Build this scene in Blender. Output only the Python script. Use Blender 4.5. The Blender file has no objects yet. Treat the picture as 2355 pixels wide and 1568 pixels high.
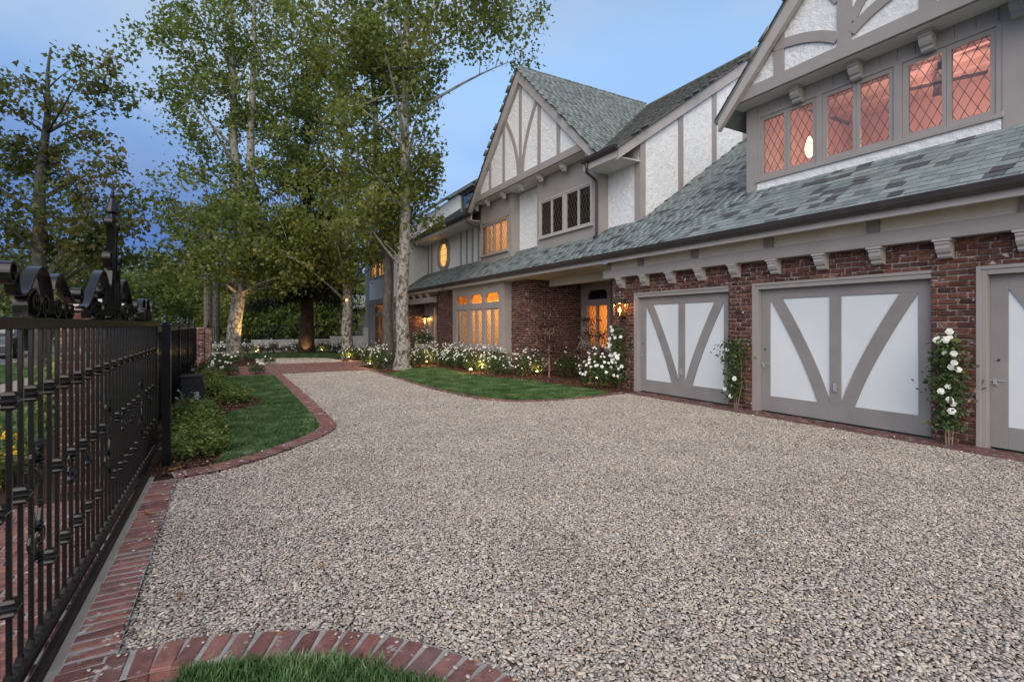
import bpy, math, random
import numpy as np
from mathutils import Vector, Matrix, Euler
R = math.radians
rnd = random.Random(7)
nr = np.random.default_rng(11)
scene = bpy.context.scene
COL = scene.collection

# ------------------------------------------------------------------ camera
cd = bpy.data.cameras.new('camera'); cam = bpy.data.objects.new('camera', cd); COL.objects.link(cam)
cam.location = (0, 0, 1.55); cam.rotation_euler = (R(90), 0, R(-29.5))
cd.sensor_width = 36; cd.lens = 36*1148/2355; cd.shift_y = -38/2355
cd.clip_start = .05; cd.clip_end = 3000
scene.camera = cam

# ------------------------------------------------------------------ world
w = bpy.data.worlds.new('World'); scene.world = w; w.use_nodes = True
nt = w.node_tree; nt.nodes.clear()
def N(nt, t, **k):
    n = nt.nodes.new(t)
    for a, b in k.items():
        if a.startswith('i_'):
            n.inputs[a[2:].replace('_', ' ')].default_value = b
        else: setattr(n, a, b)
    return n
CLOUD_OFF = (1.7, 2.9, 0)
SUN_EL, SUN_AZ = 34, 216      # azimuth: compass bearing of the light, clockwise from +Y
sky = N(nt, 'ShaderNodeTexSky', sky_type='NISHITA', sun_disc=False)
sky.sun_elevation = R(SUN_EL); sky.sun_rotation = R(SUN_AZ); sky.air_density = 1.35; sky.dust_density = .6; sky.ozone_density = 2.2
tc = N(nt, 'ShaderNodeTexCoord')
sep = N(nt, 'ShaderNodeSeparateXYZ'); nt.links.new(tc.outputs['Generated'], sep.inputs[0])
zz = N(nt, 'ShaderNodeMath', operation='ADD'); nt.links.new(sep.outputs['Z'], zz.inputs[0]); zz.inputs[1].default_value = .22
dx = N(nt, 'ShaderNodeMath', operation='DIVIDE'); nt.links.new(sep.outputs['X'], dx.inputs[0]); nt.links.new(zz.outputs[0], dx.inputs[1])
dy = N(nt, 'ShaderNodeMath', operation='DIVIDE'); nt.links.new(sep.outputs['Y'], dy.inputs[0]); nt.links.new(zz.outputs[0], dy.inputs[1])
cx = N(nt, 'ShaderNodeCombineXYZ'); nt.links.new(dx.outputs[0], cx.inputs[0]); nt.links.new(dy.outputs[0], cx.inputs[1])
def wnoise(scale, detail, rough, off):
    mp = N(nt, 'ShaderNodeMapping'); mp.inputs['Location'].default_value = off; nt.links.new(cx.outputs[0], mp.inputs[0])
    n = N(nt, 'ShaderNodeTexNoise'); nt.links.new(mp.outputs[0], n.inputs['Vector']); n.inputs['Scale'].default_value = scale; n.inputs['Detail'].default_value = detail; n.inputs['Roughness'].default_value = rough; return n.outputs['Fac']
def wmap(v, a, b, c=0., d=1.):
    m = N(nt, 'ShaderNodeMapRange', interpolation_type='SMOOTHSTEP'); nt.links.new(v, m.inputs[0])
    for i, q in enumerate((a, b, c, d)): m.inputs[1+i].default_value = q
    return m.outputs[0]
def wmul(a, b):
    m = N(nt, 'ShaderNodeMath', operation='MULTIPLY'); nt.links.new(a, m.inputs[0]); nt.links.new(b, m.inputs[1]); return m.outputs[0]
def wmix(f, a, b):
    m = N(nt, 'ShaderNodeMix', data_type='RGBA'); nt.links.new(f, m.inputs['Factor'])
    for i, q in ((6, a), (7, b)):
        if isinstance(q, tuple): m.inputs[i].default_value = q+(1,)
        else: nt.links.new(q, m.inputs[i])
    return m.outputs[2]
# thin white cloud overhead, and an evening bank of blue cloud all round the horizon
bank = wmix(wmap(wnoise(.9, 4, .5, (3.1, 1.7, 0)), .38, .64), (.30, .72, 2.15), (1.1, 1.85, 3.55))
skyc = wmix(wmap(sep.outputs['Z'], .52, .16, 0., .96), sky.outputs[0], bank)
skyc = wmix(wmul(wmap(wnoise(.8, 5, .5, CLOUD_OFF), .44, .64, 0., .68), wmap(sep.outputs['Z'], .12, .38)), skyc, (2.35, 2.75, 3.4))
bg = N(nt, 'ShaderNodeBackground'); bg.inputs['Strength'].default_value = .15
nt.links.new(skyc, bg.inputs['Color'])
wo = N(nt, 'ShaderNodeOutputWorld'); nt.links.new(bg.outputs[0], wo.inputs[0])

# ------------------------------------------------------------------ sun: the soft light of the bright western sky after sunset
sl = bpy.data.lights.new('sun', 'SUN'); so = bpy.data.objects.new('sun', sl); COL.objects.link(so)
sl.energy = 2.25; sl.angle = R(80); sl.color = (1, .84, .66)
az = R(SUN_AZ); el = R(SUN_EL)
sd = Vector((math.sin(az)*math.cos(el), math.cos(az)*math.cos(el), math.sin(el)))
so.rotation_euler = sd.to_track_quat('Z', 'Y').to_euler(); so.location = (-30, -5, 40)

vs = scene.view_settings
vs.view_transform = 'Standard'; vs.look = 'None'; vs.exposure = .66; vs.gamma = 1; vs.use_curve_mapping = False
scene.render.engine = 'CYCLES'
cy = scene.cycles
cy.use_denoising = True; cy.max_bounces = 8; cy.diffuse_bounces = 3; cy.glossy_bounces = 3; cy.transparent_max_bounces = 16; cy.transmission_bounces = 4
cy.sample_clamp_indirect = 3; cy.caustics_reflective = False; cy.caustics_refractive = False

# ------------------------------------------------------------------ materials
def pos_noise(nt, scale, detail=5, rough=.55, src=None):
    g = N(nt, 'ShaderNodeNewGeometry') if src is None else None
    n = N(nt, 'ShaderNodeTexNoise'); n.inputs['Scale'].default_value = scale; n.inputs['Detail'].default_value = detail; n.inputs['Roughness'].default_value = rough
    nt.links.new(g.outputs['Position'] if src is None else src, n.inputs['Vector']); return n
def ramp(nt, fac, stops, interp='LINEAR'):
    r = N(nt, 'ShaderNodeValToRGB'); r.color_ramp.interpolation = interp
    e = r.color_ramp.elements
    while len(e) < len(stops): e.new(.5)
    for k, (p, c) in enumerate(stops):
        e[k].position = p; e[k].color = tuple(c) + (1,) if len(c) == 3 else c
    nt.links.new(fac, r.inputs[0]); return r
def new_mat(name, rough=.6, spec=.3):
    m = bpy.data.materials.new(name); m.use_nodes = True; nt = m.node_tree
    b = nt.nodes['Principled BSDF']; b.inputs['Roughness'].default_value = rough; b.inputs['Specular IOR Level'].default_value = spec
    return m, nt, b
def add_bump(nt, b, fac, strength, dist=.01):
    bp = N(nt, 'ShaderNodeBump'); bp.inputs['Strength'].default_value = strength; bp.inputs['Distance'].default_value = dist
    nt.links.new(fac, bp.inputs['Height']); nt.links.new(bp.outputs[0], b.inputs['Normal']); return bp
def noise_mat(name, c1, c2, scale=4, rough=.6, spec=.3, bump=.2, bscale=60, bdist=.004, detail=6, lo=.3, hi=.7):
    m, nt, b = new_mat(name, rough, spec)
    n = pos_noise(nt, scale, detail); r = ramp(nt, n.outputs['Fac'], [(lo, c1), (hi, c2)])
    nt.links.new(r.outputs[0], b.inputs['Base Color'])
    if bump:
        n2 = pos_noise(nt, bscale, 4); add_bump(nt, b, n2.outputs['Fac'], bump, bdist)
    return m
def piece_random(nt, island=True):
    """one random number for each separate piece, whether an object of its own or an island of a mesh"""
    o = N(nt, 'ShaderNodeObjectInfo')
    if not island: return o.outputs['Random']
    g = N(nt, 'ShaderNodeNewGeometry')
    a = N(nt, 'ShaderNodeMath', operation='ADD'); nt.links.new(o.outputs['Random'], a.inputs[0]); nt.links.new(g.outputs['Random Per Island'], a.inputs[1])
    f = N(nt, 'ShaderNodeMath', operation='FRACT'); nt.links.new(a.outputs[0], f.inputs[0]); return f.outputs[0]
def piece_mat(name, stops, rough=.75, spec=.25, bump=.3, bscale=120, bdist=.003, mottling=.25, mscale=25, smear=None, island=True, interp='LINEAR'):
    m, nt, b = new_mat(name, rough, spec)
    r = ramp(nt, piece_random(nt, island), stops, interp)
    n = pos_noise(nt, mscale, 5); n3 = ramp(nt, n.outputs['Fac'], [(.25, (1-mottling,)*3), (.75, (1+mottling,)*3)])
    mu = N(nt, 'ShaderNodeMix', data_type='RGBA', blend_type='MULTIPLY'); mu.inputs['Factor'].default_value = 1
    nt.links.new(r.outputs[0], mu.inputs[6]); nt.links.new(n3.outputs[0], mu.inputs[7]); out = mu.outputs[2]
    if smear:
        col, lo, hi, sc = smear
        n4 = pos_noise(nt, sc, 6, .65); r4 = ramp(nt, n4.outputs['Fac'], [(lo, (0, 0, 0)), (hi, (1, 1, 1))])
        m2 = N(nt, 'ShaderNodeMix', data_type='RGBA'); nt.links.new(r4.outputs[0], m2.inputs['Factor']); nt.links.new(out, m2.inputs[6]); m2.inputs[7].default_value = tuple(col)+(1,); out = m2.outputs[2]
    nt.links.new(out, b.inputs['Base Color'])
    if bump:
        n2 = pos_noise(nt, bscale, 4); add_bump(nt, b, n2.outputs['Fac'], bump, bdist)
    return m
def leaf_mat(name, stops, transl=.45, rough=.5, patch=None):
    m = bpy.data.materials.new(name); m.use_nodes = True; nt = m.node_tree; nt.nodes.clear()
    at = N(nt, 'ShaderNodeAttribute', attribute_name='tint')
    r = ramp(nt, at.outputs['Fac'], stops)
    col = r.outputs[0]
    b = N(nt, 'ShaderNodeBsdfPrincipled'); b.inputs['Roughness'].default_value = rough; b.inputs['Specular IOR Level'].default_value = .3
    nt.links.new(col, b.inputs['Base Color'])
    t = N(nt, 'ShaderNodeBsdfTranslucent'); 
    br = N(nt, 'ShaderNodeMix', data_type='RGBA', blend_type='MULTIPLY'); br.inputs['Factor'].default_value = 1; nt.links.new(col, br.inputs[6]); br.inputs[7].default_value = (1.25, 1.3, .7, 1)
    nt.links.new(br.outputs[2], t.inputs['Color'])
    x = N(nt, 'ShaderNodeMixShader'); x.inputs[0].default_value = transl; nt.links.new(b.outputs[0], x.inputs[1]); nt.links.new(t.outputs[0], x.inputs[2])
    o = N(nt, 'ShaderNodeOutputMaterial'); nt.links.new(x.outputs[0], o.inputs[0]); return m
def emit_mat(name, col, s):
    m = bpy.data.materials.new(name); m.use_nodes = True; nt = m.node_tree; nt.nodes.clear()
    e = N(nt, 'ShaderNodeEmission'); e.inputs[0].default_value = tuple(col)+(1,); e.inputs[1].default_value = s
    o = N(nt, 'ShaderNodeOutputMaterial'); nt.links.new(e.outputs[0], o.inputs[0]); return m
def glass_mat(name, refl=1.0, tint=(1, 1, 1), rough=.02, base=.06):
    m = bpy.data.materials.new(name); m.use_nodes = True; nt = m.node_tree; nt.nodes.clear()
    t = N(nt, 'ShaderNodeBsdfTransparent'); t.inputs[0].default_value = tuple(tint)+(1,)
    g = N(nt, 'ShaderNodeBsdfGlossy'); g.inputs['Roughness'].default_value = rough
    lw = N(nt, 'ShaderNodeLayerWeight'); lw.inputs[0].default_value = .5
    f = N(nt, 'ShaderNodeMath', operation='POWER'); nt.links.new(lw.outputs['Facing'], f.inputs[0]); f.inputs[1].default_value = 5
    ma = N(nt, 'ShaderNodeMath', operation='MULTIPLY_ADD'); nt.links.new(f.outputs[0], ma.inputs[0]); ma.inputs[1].default_value = refl; ma.inputs[2].default_value = base; ma.use_clamp = True
    x = N(nt, 'ShaderNodeMixShader'); nt.links.new(ma.outputs[0], x.inputs[0]); nt.links.new(t.outputs[0], x.inputs[1]); nt.links.new(g.outputs[0], x.inputs[2])
    o = N(nt, 'ShaderNodeOutputMaterial'); nt.links.new(x.outputs[0], o.inputs[0]); return m

MT = {}
MT['taupe'] = noise_mat('taupe_paint', (.285, .262, .25), (.325, .30, .285), 2.2, .55, .3, .25, 35, .003)
MT['taupe_door'] = noise_mat('taupe_door_paint', (.225, .212, .206), (.275, .26, .252), 2.5, .55, .3, .3, 40, .003)
MT['white_panel'] = noise_mat('white_panel_paint', (.62, .66, .675), (.69, .725, .735), 1.4, .5, .3, .08, 30, .002)
MT['cream'] = noise_mat('cream_plaster', (.72, .675, .555), (.80, .755, .635), 3, .8, .2, .5, 22, .008)
MT['soffit'] = noise_mat('soffit_paint', (.62, .60, .56), (.70, .68, .64), 2, .7, .2, .15, 20, .004)
m, nt_, b_ = new_mat('white_stucco', .85, .15)
n_ = pos_noise(nt_, 7, 8, .7); r_ = ramp(nt_, n_.outputs['Fac'], [(.32, (.66, .685, .695)), (.5, (.76, .78, .785)), (.68, (.83, .845, .85))]); nt_.links.new(r_.outputs[0], b_.inputs['Base Color'])
n1_ = pos_noise(nt_, 9, 6, .6); n2_ = pos_noise(nt_, 55, 4, .6)
a_ = N(nt_, 'ShaderNodeMath', operation='MULTIPLY_ADD'); nt_.links.new(n2_.outputs['Fac'], a_.inputs[0]); a_.inputs[1].default_value = .35; nt_.links.new(n1_.outputs['Fac'], a_.inputs[2])
add_bump(nt_, b_, a_.outputs[0], .9, .04); MT['stucco'] = m
MT['gutter'] = noise_mat('gutter_metal', (.03, .024, .022), (.05, .042, .04), 3, .4, .5, .05, 30, .002)
MT['mortar'] = noise_mat('mortar', (.20, .17, .155), (.33, .29, .27), 14, .9, .1, .6, 90, .006)
MT['pave_mortar'] = noise_mat('pale_mortar', (.24, .23, .215), (.36, .34, .32), 18, .9, .1, .6, 120, .004)
MT['brick'] = piece_mat('wall_brick', [(0, (.050, .028, .024)), (.2, (.088, .040, .031)), (.45, (.125, .052, .038)), (.65, (.095, .047, .038)), (.78, (.15, .062, .044)), (.92, (.185, .084, .058)), (1, (.070, .043, .038))], .85, .15, .8, 45, .012, .35, 22, ((.46, .42, .385), .595, .67, 11))
MT['pave_brick'] = piece_mat('paving_brick', [(0, (.13, .058, .050)), (.25, (.205, .092, .076)), (.5, (.15, .074, .066)), (.75, (.24, .112, .088)), (1, (.16, .092, .086))], .75, .25, .6, 60, .006, .4, 16, ((.44, .39, .36), .60, .68, 12))
MT['slate'] = piece_mat('roof_slate', [(0, (.150, .183, .183)), (.25, (.185, .222, .217)), (.45, (.23, .268, .258)), (.62, (.13, .16, .162)), (.80, (.20, .235, .228)), (.86, (.07, .074, .08)), (.95, (.055, .056, .062)), (1, (.115, .132, .132))], .6, .35, .35, 70, .004, .14, 9)
MT['slate_main'] = piece_mat('main_roof_slate', [(0, (.15, .18, .175)), (.4, (.21, .245, .235)), (.7, (.165, .19, .18)), (1, (.12, .135, .13))], .7, .25, .35, 70, .004, .2, 9)
MT['slate_side'] = piece_mat('weathered_shingle', [(0, (.075, .078, .072)), (.5, (.115, .12, .11)), (1, (.09, .09, .085))], .8, .2, .4, 70, .004, .3, 9)
MT['iron'] = noise_mat('black_iron', (.006, .006, .0065), (.011, .0105, .011), 30, .2, .42, .1, 80, .002)
MT['lead'] = noise_mat('lead_came', (.06, .06, .062), (.10, .10, .10), 20, .5, .4, 0)
MT['bronze'] = noise_mat('lantern_metal', (.03, .022, .018), (.06, .045, .035), 20, .45, .5, .1, 60, .002)
MT['concrete'] = noise_mat('concrete', (.24, .21, .175), (.33, .29, .245), 6, .9, .15, .4, 80, .004)
MT['stone_cap'] = noise_mat('cap_stone', (.36, .32, .27), (.5, .45, .39), 12, .9, .15, .5, 50, .006)
MT['mulch'] = noise_mat('mulch_soil', (.035, .018, .012), (.085, .045, .032), 40, .95, .1, .9, 90, .02)
MT['gravel_bed'] = noise_mat('gravel_bed', (.09, .075, .06), (.20, .168, .135), 60, .95, .1, .8, 70, .02)
MT['soil'] = noise_mat('grassy_ground', (.03, .055, .02), (.05, .08, .03), 3, .95, .1, .5, 60, .02)
MT['turf'] = noise_mat('turf_base', (.018, .034, .014), (.03, .055, .02), 6, .95, .1, .8, 90, .02)
MT['asphalt'] = noise_mat('asphalt', (.10, .10, .105), (.14, .14, .145), 12, .9, .2, .4, 120, .004)
MT['road_paint'] = noise_mat('road_paint', (.6, .6, .58), (.75, .75, .72), 8, .7, .2, 0)
MT['white_wall'] = noise_mat('garden_wall_paint', (.66, .68, .68), (.76, .78, .77), 2, .85, .15, .4, 25, .006)
MT['room'] = noise_mat('room_wall', (.76, .57, .36), (.82, .63, .42), 2, .8, .1, 0)
MT['room_pale'] = noise_mat('room_ceiling', (.66, .48, .42), (.74, .55, .48), 2, .8, .1, 0)
MT['room_dark'] = noise_mat('room_dark', (.10, .075, .06), (.15, .11, .09), 2, .8, .1, 0)
MT['dark_wood'] = noise_mat('dark_wood', (.02, .014, .01), (.045, .03, .02), 8, .5, .3, .1, 60, .002)
MT['wood'] = noise_mat('warm_wood', (.10, .05, .025), (.16, .085, .045), 10, .6, .3, .1, 60, .002)
MT['glass'] = glass_mat('window_glass', 1.0, (.97, .97, .96), .015, .05)
MT['glass_loft'] = glass_mat('loft_window_glass', 1.3, (.95, .93, .92), .02, .11)
MT['glass_amber'] = glass_mat('amber_fanlight_glass', 1.0, (.92, .76, .52), .05, .06)
MT['glass_dark'] = glass_mat('dark_window_glass', 1.6, (.55, .57, .58), .03, .12)
MT['lamp_glass'] = glass_mat('lantern_glass', .6, (1, .93, .82), .05, .02)
MT['bulb'] = emit_mat('lit_bulb', (1, .55, .18), 9)
MT['globe'] = emit_mat('lit_globe', (1, .55, .2), 4)
MT['uplight_lens'] = emit_mat('lit_lens', (1, .60, .20), 16)
MT['car_lamp'] = emit_mat('lit_headlamp', (1, .72, .45), 30)
MT['petal'] = noise_mat('white_petal', (.80, .81, .74), (.86, .87, .82), 30, .6, .2, 0)
MT['yellow_petal'] = noise_mat('yellow_petal', (.75, .45, .03), (.8, .55, .06), 30, .6, .2, 0)
MT['stem'] = noise_mat('rose_cane', (.05, .06, .025), (.10, .085, .045), 20, .7, .2, .2, 60, .002)
MT['cane'] = noise_mat('pale_cane', (.20, .15, .10), (.28, .22, .15), 20, .7, .2, .2, 60, .002)
MT['pot'] = noise_mat('pale_pot', (.42, .38, .34), (.5, .46, .42), 8, .8, .2, .2, 60, .002)
MT['black_box'] = noise_mat('black_plastic', (.012, .012, .014), (.02, .02, .022), 8, .45, .4, .05, 60, .001)
MT['grey_metal'] = noise_mat('grey_conduit', (.30, .30, .30), (.38, .38, .38), 8, .45, .5, 0)
MT['tan_wall'] = noise_mat('tan_wall', (.30, .24, .20), (.36, .29, .25), 2, .85, .1, .2, 30, .004)
MT['car_paint'] = noise_mat('car_paint', (.05, .055, .07), (.055, .06, .075), 2, .3, .6, 0)
MT['tyre'] = noise_mat('tyre_rubber', (.015, .015, .015), (.025, .025, .025), 10, .8, .2, 0)
MT['fallen'] = noise_mat('dry_leaf', (.25, .12, .04), (.34, .19, .07), 20, .7, .2, .3, 60, .003)
def bark_mat(name, stops, sc, bump, pale=False):
    m, nt, b = new_mat(name, .85, .15)
    g = N(nt, 'ShaderNodeNewGeometry'); mp = N(nt, 'ShaderNodeMapping'); mp.inputs['Scale'].default_value = (1, 1, .7); nt.links.new(g.outputs['Position'], mp.inputs[0])
    n = N(nt, 'ShaderNodeTexNoise'); n.inputs['Scale'].default_value = sc; n.inputs['Detail'].default_value = 6; n.inputs['Roughness'].default_value = .62; nt.links.new(mp.outputs[0], n.inputs['Vector'])
    r = ramp(nt, n.outputs['Fac'], stops); nt.links.new(r.outputs[0], b.inputs['Base Color'])
    add_bump(nt, b, n.outputs['Fac'], bump, .05)
    if pale:                                   # plane trees shed their bark: creamy white limbs above a scaly grey foot
        sp = N(nt, 'ShaderNodeSeparateXYZ'); nt.links.new(g.outputs['Position'], sp.inputs[0])
        mr = N(nt, 'ShaderNodeMapRange'); nt.links.new(sp.outputs['Z'], mr.inputs[0]); mr.inputs[1].default_value = 3; mr.inputs[2].default_value = 9; mr.inputs[4].default_value = .7
        mxx = N(nt, 'ShaderNodeMix', data_type='RGBA'); nt.links.new(mr.outputs[0], mxx.inputs['Factor']); nt.links.new(r.outputs[0], mxx.inputs[6])
        r2 = ramp(nt, n.outputs['Fac'], [(.4, (.30, .29, .25)), (.6, (.48, .47, .43))]); nt.links.new(r2.outputs[0], mxx.inputs[7]); nt.links.new(mxx.outputs[2], b.inputs['Base Color'])
    return m
MT['bark'] = bark_mat('sycamore_bark', [(.34, (.055, .047, .038)), (.43, (.13, .115, .095)), (.50, (.21, .195, .165)), (.56, (.36, .35, .31)), (.62, (.22, .205, .17)), (.70, (.10, .09, .072))], 9.0, .7, True)
MT['bark_dark'] = bark_mat('dark_bark', [(.3, (.03, .02, .015)), (.7, (.085, .06, .045))], 9, .8)
MT['bark_grey'] = bark_mat('street_tree_bark', [(.3, (.05, .048, .042)), (.7, (.12, .115, .10))], 8, .6)
MT['palm_bark'] = bark_mat('palm_bark', [(.3, (.12, .10, .085)), (.7, (.26, .22, .19))], 14, .8)
SYC = [(0, (0.0702, 0.0927, 0.0221)), (.35, (0.1279, 0.1570, 0.0351)), (.65, (0.1841, 0.2123, 0.0494)), (.85, (0.2652, 0.2691, 0.0715)), (.95, (0.2700, 0.2317, 0.0715)), (1, (0.2340, 0.1420, 0.0455))]
MT['leaf_syc'] = leaf_mat('sycamore_leaf', SYC)
MT['leaf_syc2'] = leaf_mat('bright_sycamore_leaf', [(0, (0.0690, 0.1019, 0.0260)), (.4, (0.1304, 0.1747, 0.0416)), (.75, (0.1994, 0.2402, 0.0624)), (1, (0.2700, 0.2700, 0.0910))])
MT['leaf_street'] = leaf_mat('street_tree_leaf', [(0, (0.0476, 0.0683, 0.0230)), (.3, (0.0900, 0.1211, 0.0351)), (.55, (0.1390, 0.1521, 0.0486)), (.75, (0.1522, 0.1320, 0.0459)), (.9, (0.1985, 0.1475, 0.0473)), (1, (0.2514, 0.1708, 0.0540))])
MT['leaf_dark'] = leaf_mat('conifer_spray', [(0, (.008, .013, .005)), (.6, (.018, .027, .010)), (1, (.035, .042, .016))], .2)
MT['leaf_far'] = leaf_mat('far_tree_leaf', [(0, (0.0506, 0.0759, 0.0230)), (.5, (0.1076, 0.1455, 0.0403)), (.85, (0.1645, 0.2024, 0.0575)), (1, (0.2404, 0.2530, 0.0920))])
MT['leaf_rose'] = leaf_mat('rose_leaf', [(0, (0.0264, 0.0504, 0.0168)), (.5, (0.0540, 0.0900, 0.0264)), (.85, (0.0900, 0.1320, 0.0408)), (1, (0.1440, 0.1680, 0.0600))], .25)
MT['leaf_shrub'] = leaf_mat('shrub_leaf', [(0, (0.0644, 0.0965, 0.0207)), (.35, (0.1288, 0.1803, 0.0368)), (.75, (0.2061, 0.2576, 0.0575)), (1, (0.2700, 0.2700, 0.0862))], .3, .4)
MT['leaf_maple'] = leaf_mat('dark_red_maple_leaf', [(0, (.022, .012, .011)), (.6, (.05, .022, .018)), (1, (.09, .045, .03))], .25)
m, nt_, b_ = new_mat('grass_blade', .55, .25)
o_ = N(nt_, 'ShaderNodeObjectInfo'); n_ = pos_noise(nt_, 2.3, 5, .62)
a_ = N(nt_, 'ShaderNodeMath', operation='MULTIPLY_ADD'); nt_.links.new(o_.outputs['Random'], a_.inputs[0]); a_.inputs[1].default_value = .32
s_ = N(nt_, 'ShaderNodeMath', operation='MULTIPLY_ADD'); nt_.links.new(n_.outputs['Fac'], s_.inputs[0]); s_.inputs[1].default_value = 3.2; s_.inputs[2].default_value = -1.26
nt_.links.new(s_.outputs[0], a_.inputs[2])
r_ = ramp(nt_, a_.outputs[0], [(0, (.034, .076, .020)), (.45, (.066, .130, .038)), (.8, (.115, .185, .070)), (1, (.18, .25, .12))]); nt_.links.new(r_.outputs[0], b_.inputs['Base Color']); MT['grass'] = m
MT['pebble'] = piece_mat('pebble', [(0, (.13, .118, .106)), (.08, (.22, .200, .180)), (.20, (.33, .285, .235)), (.34, (.39, .345, .295)), (.46, (.48, .415, .34)), (.58, (.40, .365, .325)), (.70, (.56, .49, .40)), (.82, (.44, .35, .285)), (.90, (.62, .565, .485)), (.96, (.30, .285, .275)), (1, (.36, .24, .165))], .7, .3, .25, 160, .002, .14, 1.3, island=False)
MT['apron_brick'] = piece_mat('apron_brick', [(0, (.085, .045, .042)), (.4, (.14, .068, .058)), (.7, (.11, .062, .058)), (1, (.17, .085, .07))], .75, .25, .6, 60, .006, .45, 9, ((.26, .235, .225), .56, .68, 7))
MT['chip'] = piece_mat('bark_chip', [(0, (.03, .014, .010)), (.5, (.075, .036, .025)), (.85, (.12, .065, .045)), (1, (.22, .15, .11))], .9, .1, 0, island=False)

# ------------------------------------------------------------------ mesh helpers
class MB:
    def __init__(s): s.v = []; s.f = []
    def quadbox(s, c8):
        k = len(s.v); s.v += [tuple(p) for p in c8]
        for f in ((0, 3, 2, 1), (4, 5, 6, 7), (0, 1, 5, 4), (1, 2, 6, 5), (2, 3, 7, 6), (3, 0, 4, 7)): s.f.append(tuple(k+i for i in f))
        return s
    def box(s, x0, x1, y0, y1, z0, z1):
        return s.quadbox([(x0, y0, z0), (x1, y0, z0), (x1, y1, z0), (x0, y1, z0), (x0, y0, z1), (x1, y0, z1), (x1, y1, z1), (x0, y1, z1)])
    def prism(s, poly, axis, a, b):
        """poly: 2-D outline; axis 'x': (y,z) outline run from x=a to b, 'y': (x,z), 'z': (x,y)"""
        def P(p, t): return {'x': (t, p[0], p[1]), 'y': (p[0], t, p[1]), 'z': (p[0], p[1], t)}[axis]
        k = len(s.v); n = len(poly)
        s.v += [P(p, a) for p in poly] + [P(p, b) for p in poly]
        s.f.append(tuple(k+i for i in range(n-1, -1, -1))); s.f.append(tuple(k+n+i for i in range(n)))
        for i in range(n): j = (i+1) % n; s.f.append((k+i, k+j, k+n+j, k+n+i))
        return s
    def tube(s, pts, rad, sides=8, cap=True):
        pts = [Vector(p) for p in pts]; n = len(pts); k = len(s.v)
        rad = rad if isinstance(rad, (list, tuple)) else [rad]*n
        up = Vector((0, 0, 1))
        d0 = (pts[1]-pts[0]).normalized()
        a = d0.cross(up); a = a.normalized() if a.length > .05 else Vector((1, 0, 0))
        for i, p in enumerate(pts):
            d = (pts[min(i+1, n-1)]-pts[max(i-1, 0)]).normalized()
            a = (a-d*a.dot(d)); a = a.normalized() if a.length > 1e-5 else d.orthogonal().normalized()
            b = d.cross(a)
            for j in range(sides):
                t = 2*math.pi*j/sides; s.v.append(tuple(p+(a*math.cos(t)+b*math.sin(t))*rad[i]))
        for i in range(n-1):
            for j in range(sides):
                j2 = (j+1) % sides; s.f.append((k+i*sides+j, k+i*sides+j2, k+(i+1)*sides+j2, k+(i+1)*sides+j))
        if cap:
            s.f.append(tuple(k+j for j in range(sides-1, -1, -1))); s.f.append(tuple(k+(n-1)*sides+j for j in range(sides)))
        return s
    def ribbon(s, yz, x0, x1, th):
        """flat bar whose edge follows an outline in the (y,z) plane, its width running from x0 to x1"""
        n = len(yz); k = len(s.v)
        for i, (y, z) in enumerate(yz):
            a = yz[max(i-1, 0)]; b = yz[min(i+1, n-1)]
            ty, tz = b[0]-a[0], b[1]-a[1]; l = math.hypot(ty, tz) or 1; ny, nz = -tz/l*th/2, ty/l*th/2
            s.v += [(x0, y+ny, z+nz), (x1, y+ny, z+nz), (x1, y-ny, z-nz), (x0, y-ny, z-nz)]
        for i in range(n-1):
            for j in range(4):
                j2 = (j+1) % 4; s.f.append((k+4*i+j, k+4*i+j2, k+4*i+4+j2, k+4*i+4+j))
        s.f.append((k+3, k+2, k+1, k)); e = k+4*(n-1); s.f.append((e, e+1, e+2, e+3)); return s
    def lathe(s, c, prof, sides=16):
        k = len(s.v); n = len(prof)
        for r, z in prof:
            for j in range(sides):
                t = 2*math.pi*j/sides; s.v.append((c[0]+r*math.cos(t), c[1]+r*math.sin(t), c[2]+z))
        for i in range(n-1):
            for j in range(sides):
                j2 = (j+1) % sides; s.f.append((k+i*sides+j, k+i*sides+j2, k+(i+1)*sides+j2, k+(i+1)*sides+j))
        s.f.append(tuple(k+j for j in range(sides-1, -1, -1))); s.f.append(tuple(k+(n-1)*sides+j for j in range(sides))); return s
    def mesh(s, name, mat, smooth=False):
        me = bpy.data.meshes.new(name); me.from_pydata(s.v, [], s.f); me.update()
        if mat is not None: me.materials.append(MT[mat] if isinstance(mat, str) else mat)
        if smooth: me.polygons.foreach_set('use_smooth', [True]*len(me.polygons))
        return me
    def build(s, name, mat, parent=None, smooth=False, bevel=0):
        o = put(name, s.mesh(name, mat, smooth), parent)
        if bevel:
            md = o.modifiers.new('bevel', 'BEVEL'); md.width = bevel; md.segments = 1; md.limit_method = 'ANGLE'
        return o
def put(name, me, parent=None, loc=None, rot=None, scl=None):
    o = bpy.data.objects.new(name, me); COL.objects.link(o)
    if loc is not None: o.location = loc
    if rot is not None: o.rotation_euler = rot
    if scl is not None: o.scale = scl
    if parent is not None:
        o.parent = parent
        q = parent
        T = Vector((0, 0, 0))
        while q is not None:
            if q.type == 'EMPTY': T += q.location
            q = q.parent
        if parent.type == 'EMPTY': o.matrix_parent_inverse = Matrix.Translation(-Vector(parent.location))
    return o
def tag(o, label=None, cat=None, group=None, kind=None):
    if label: o['label'] = label
    if cat: o['category'] = cat
    if group: o['group'] = group
    if kind: o['kind'] = kind
    return o
def thing(name, loc, label, cat, group=None):
    o = bpy.data.objects.new(name, None); COL.objects.link(o); o.location = loc; o.empty_display_size = .2
    return tag(o, label, cat, group)
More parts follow.
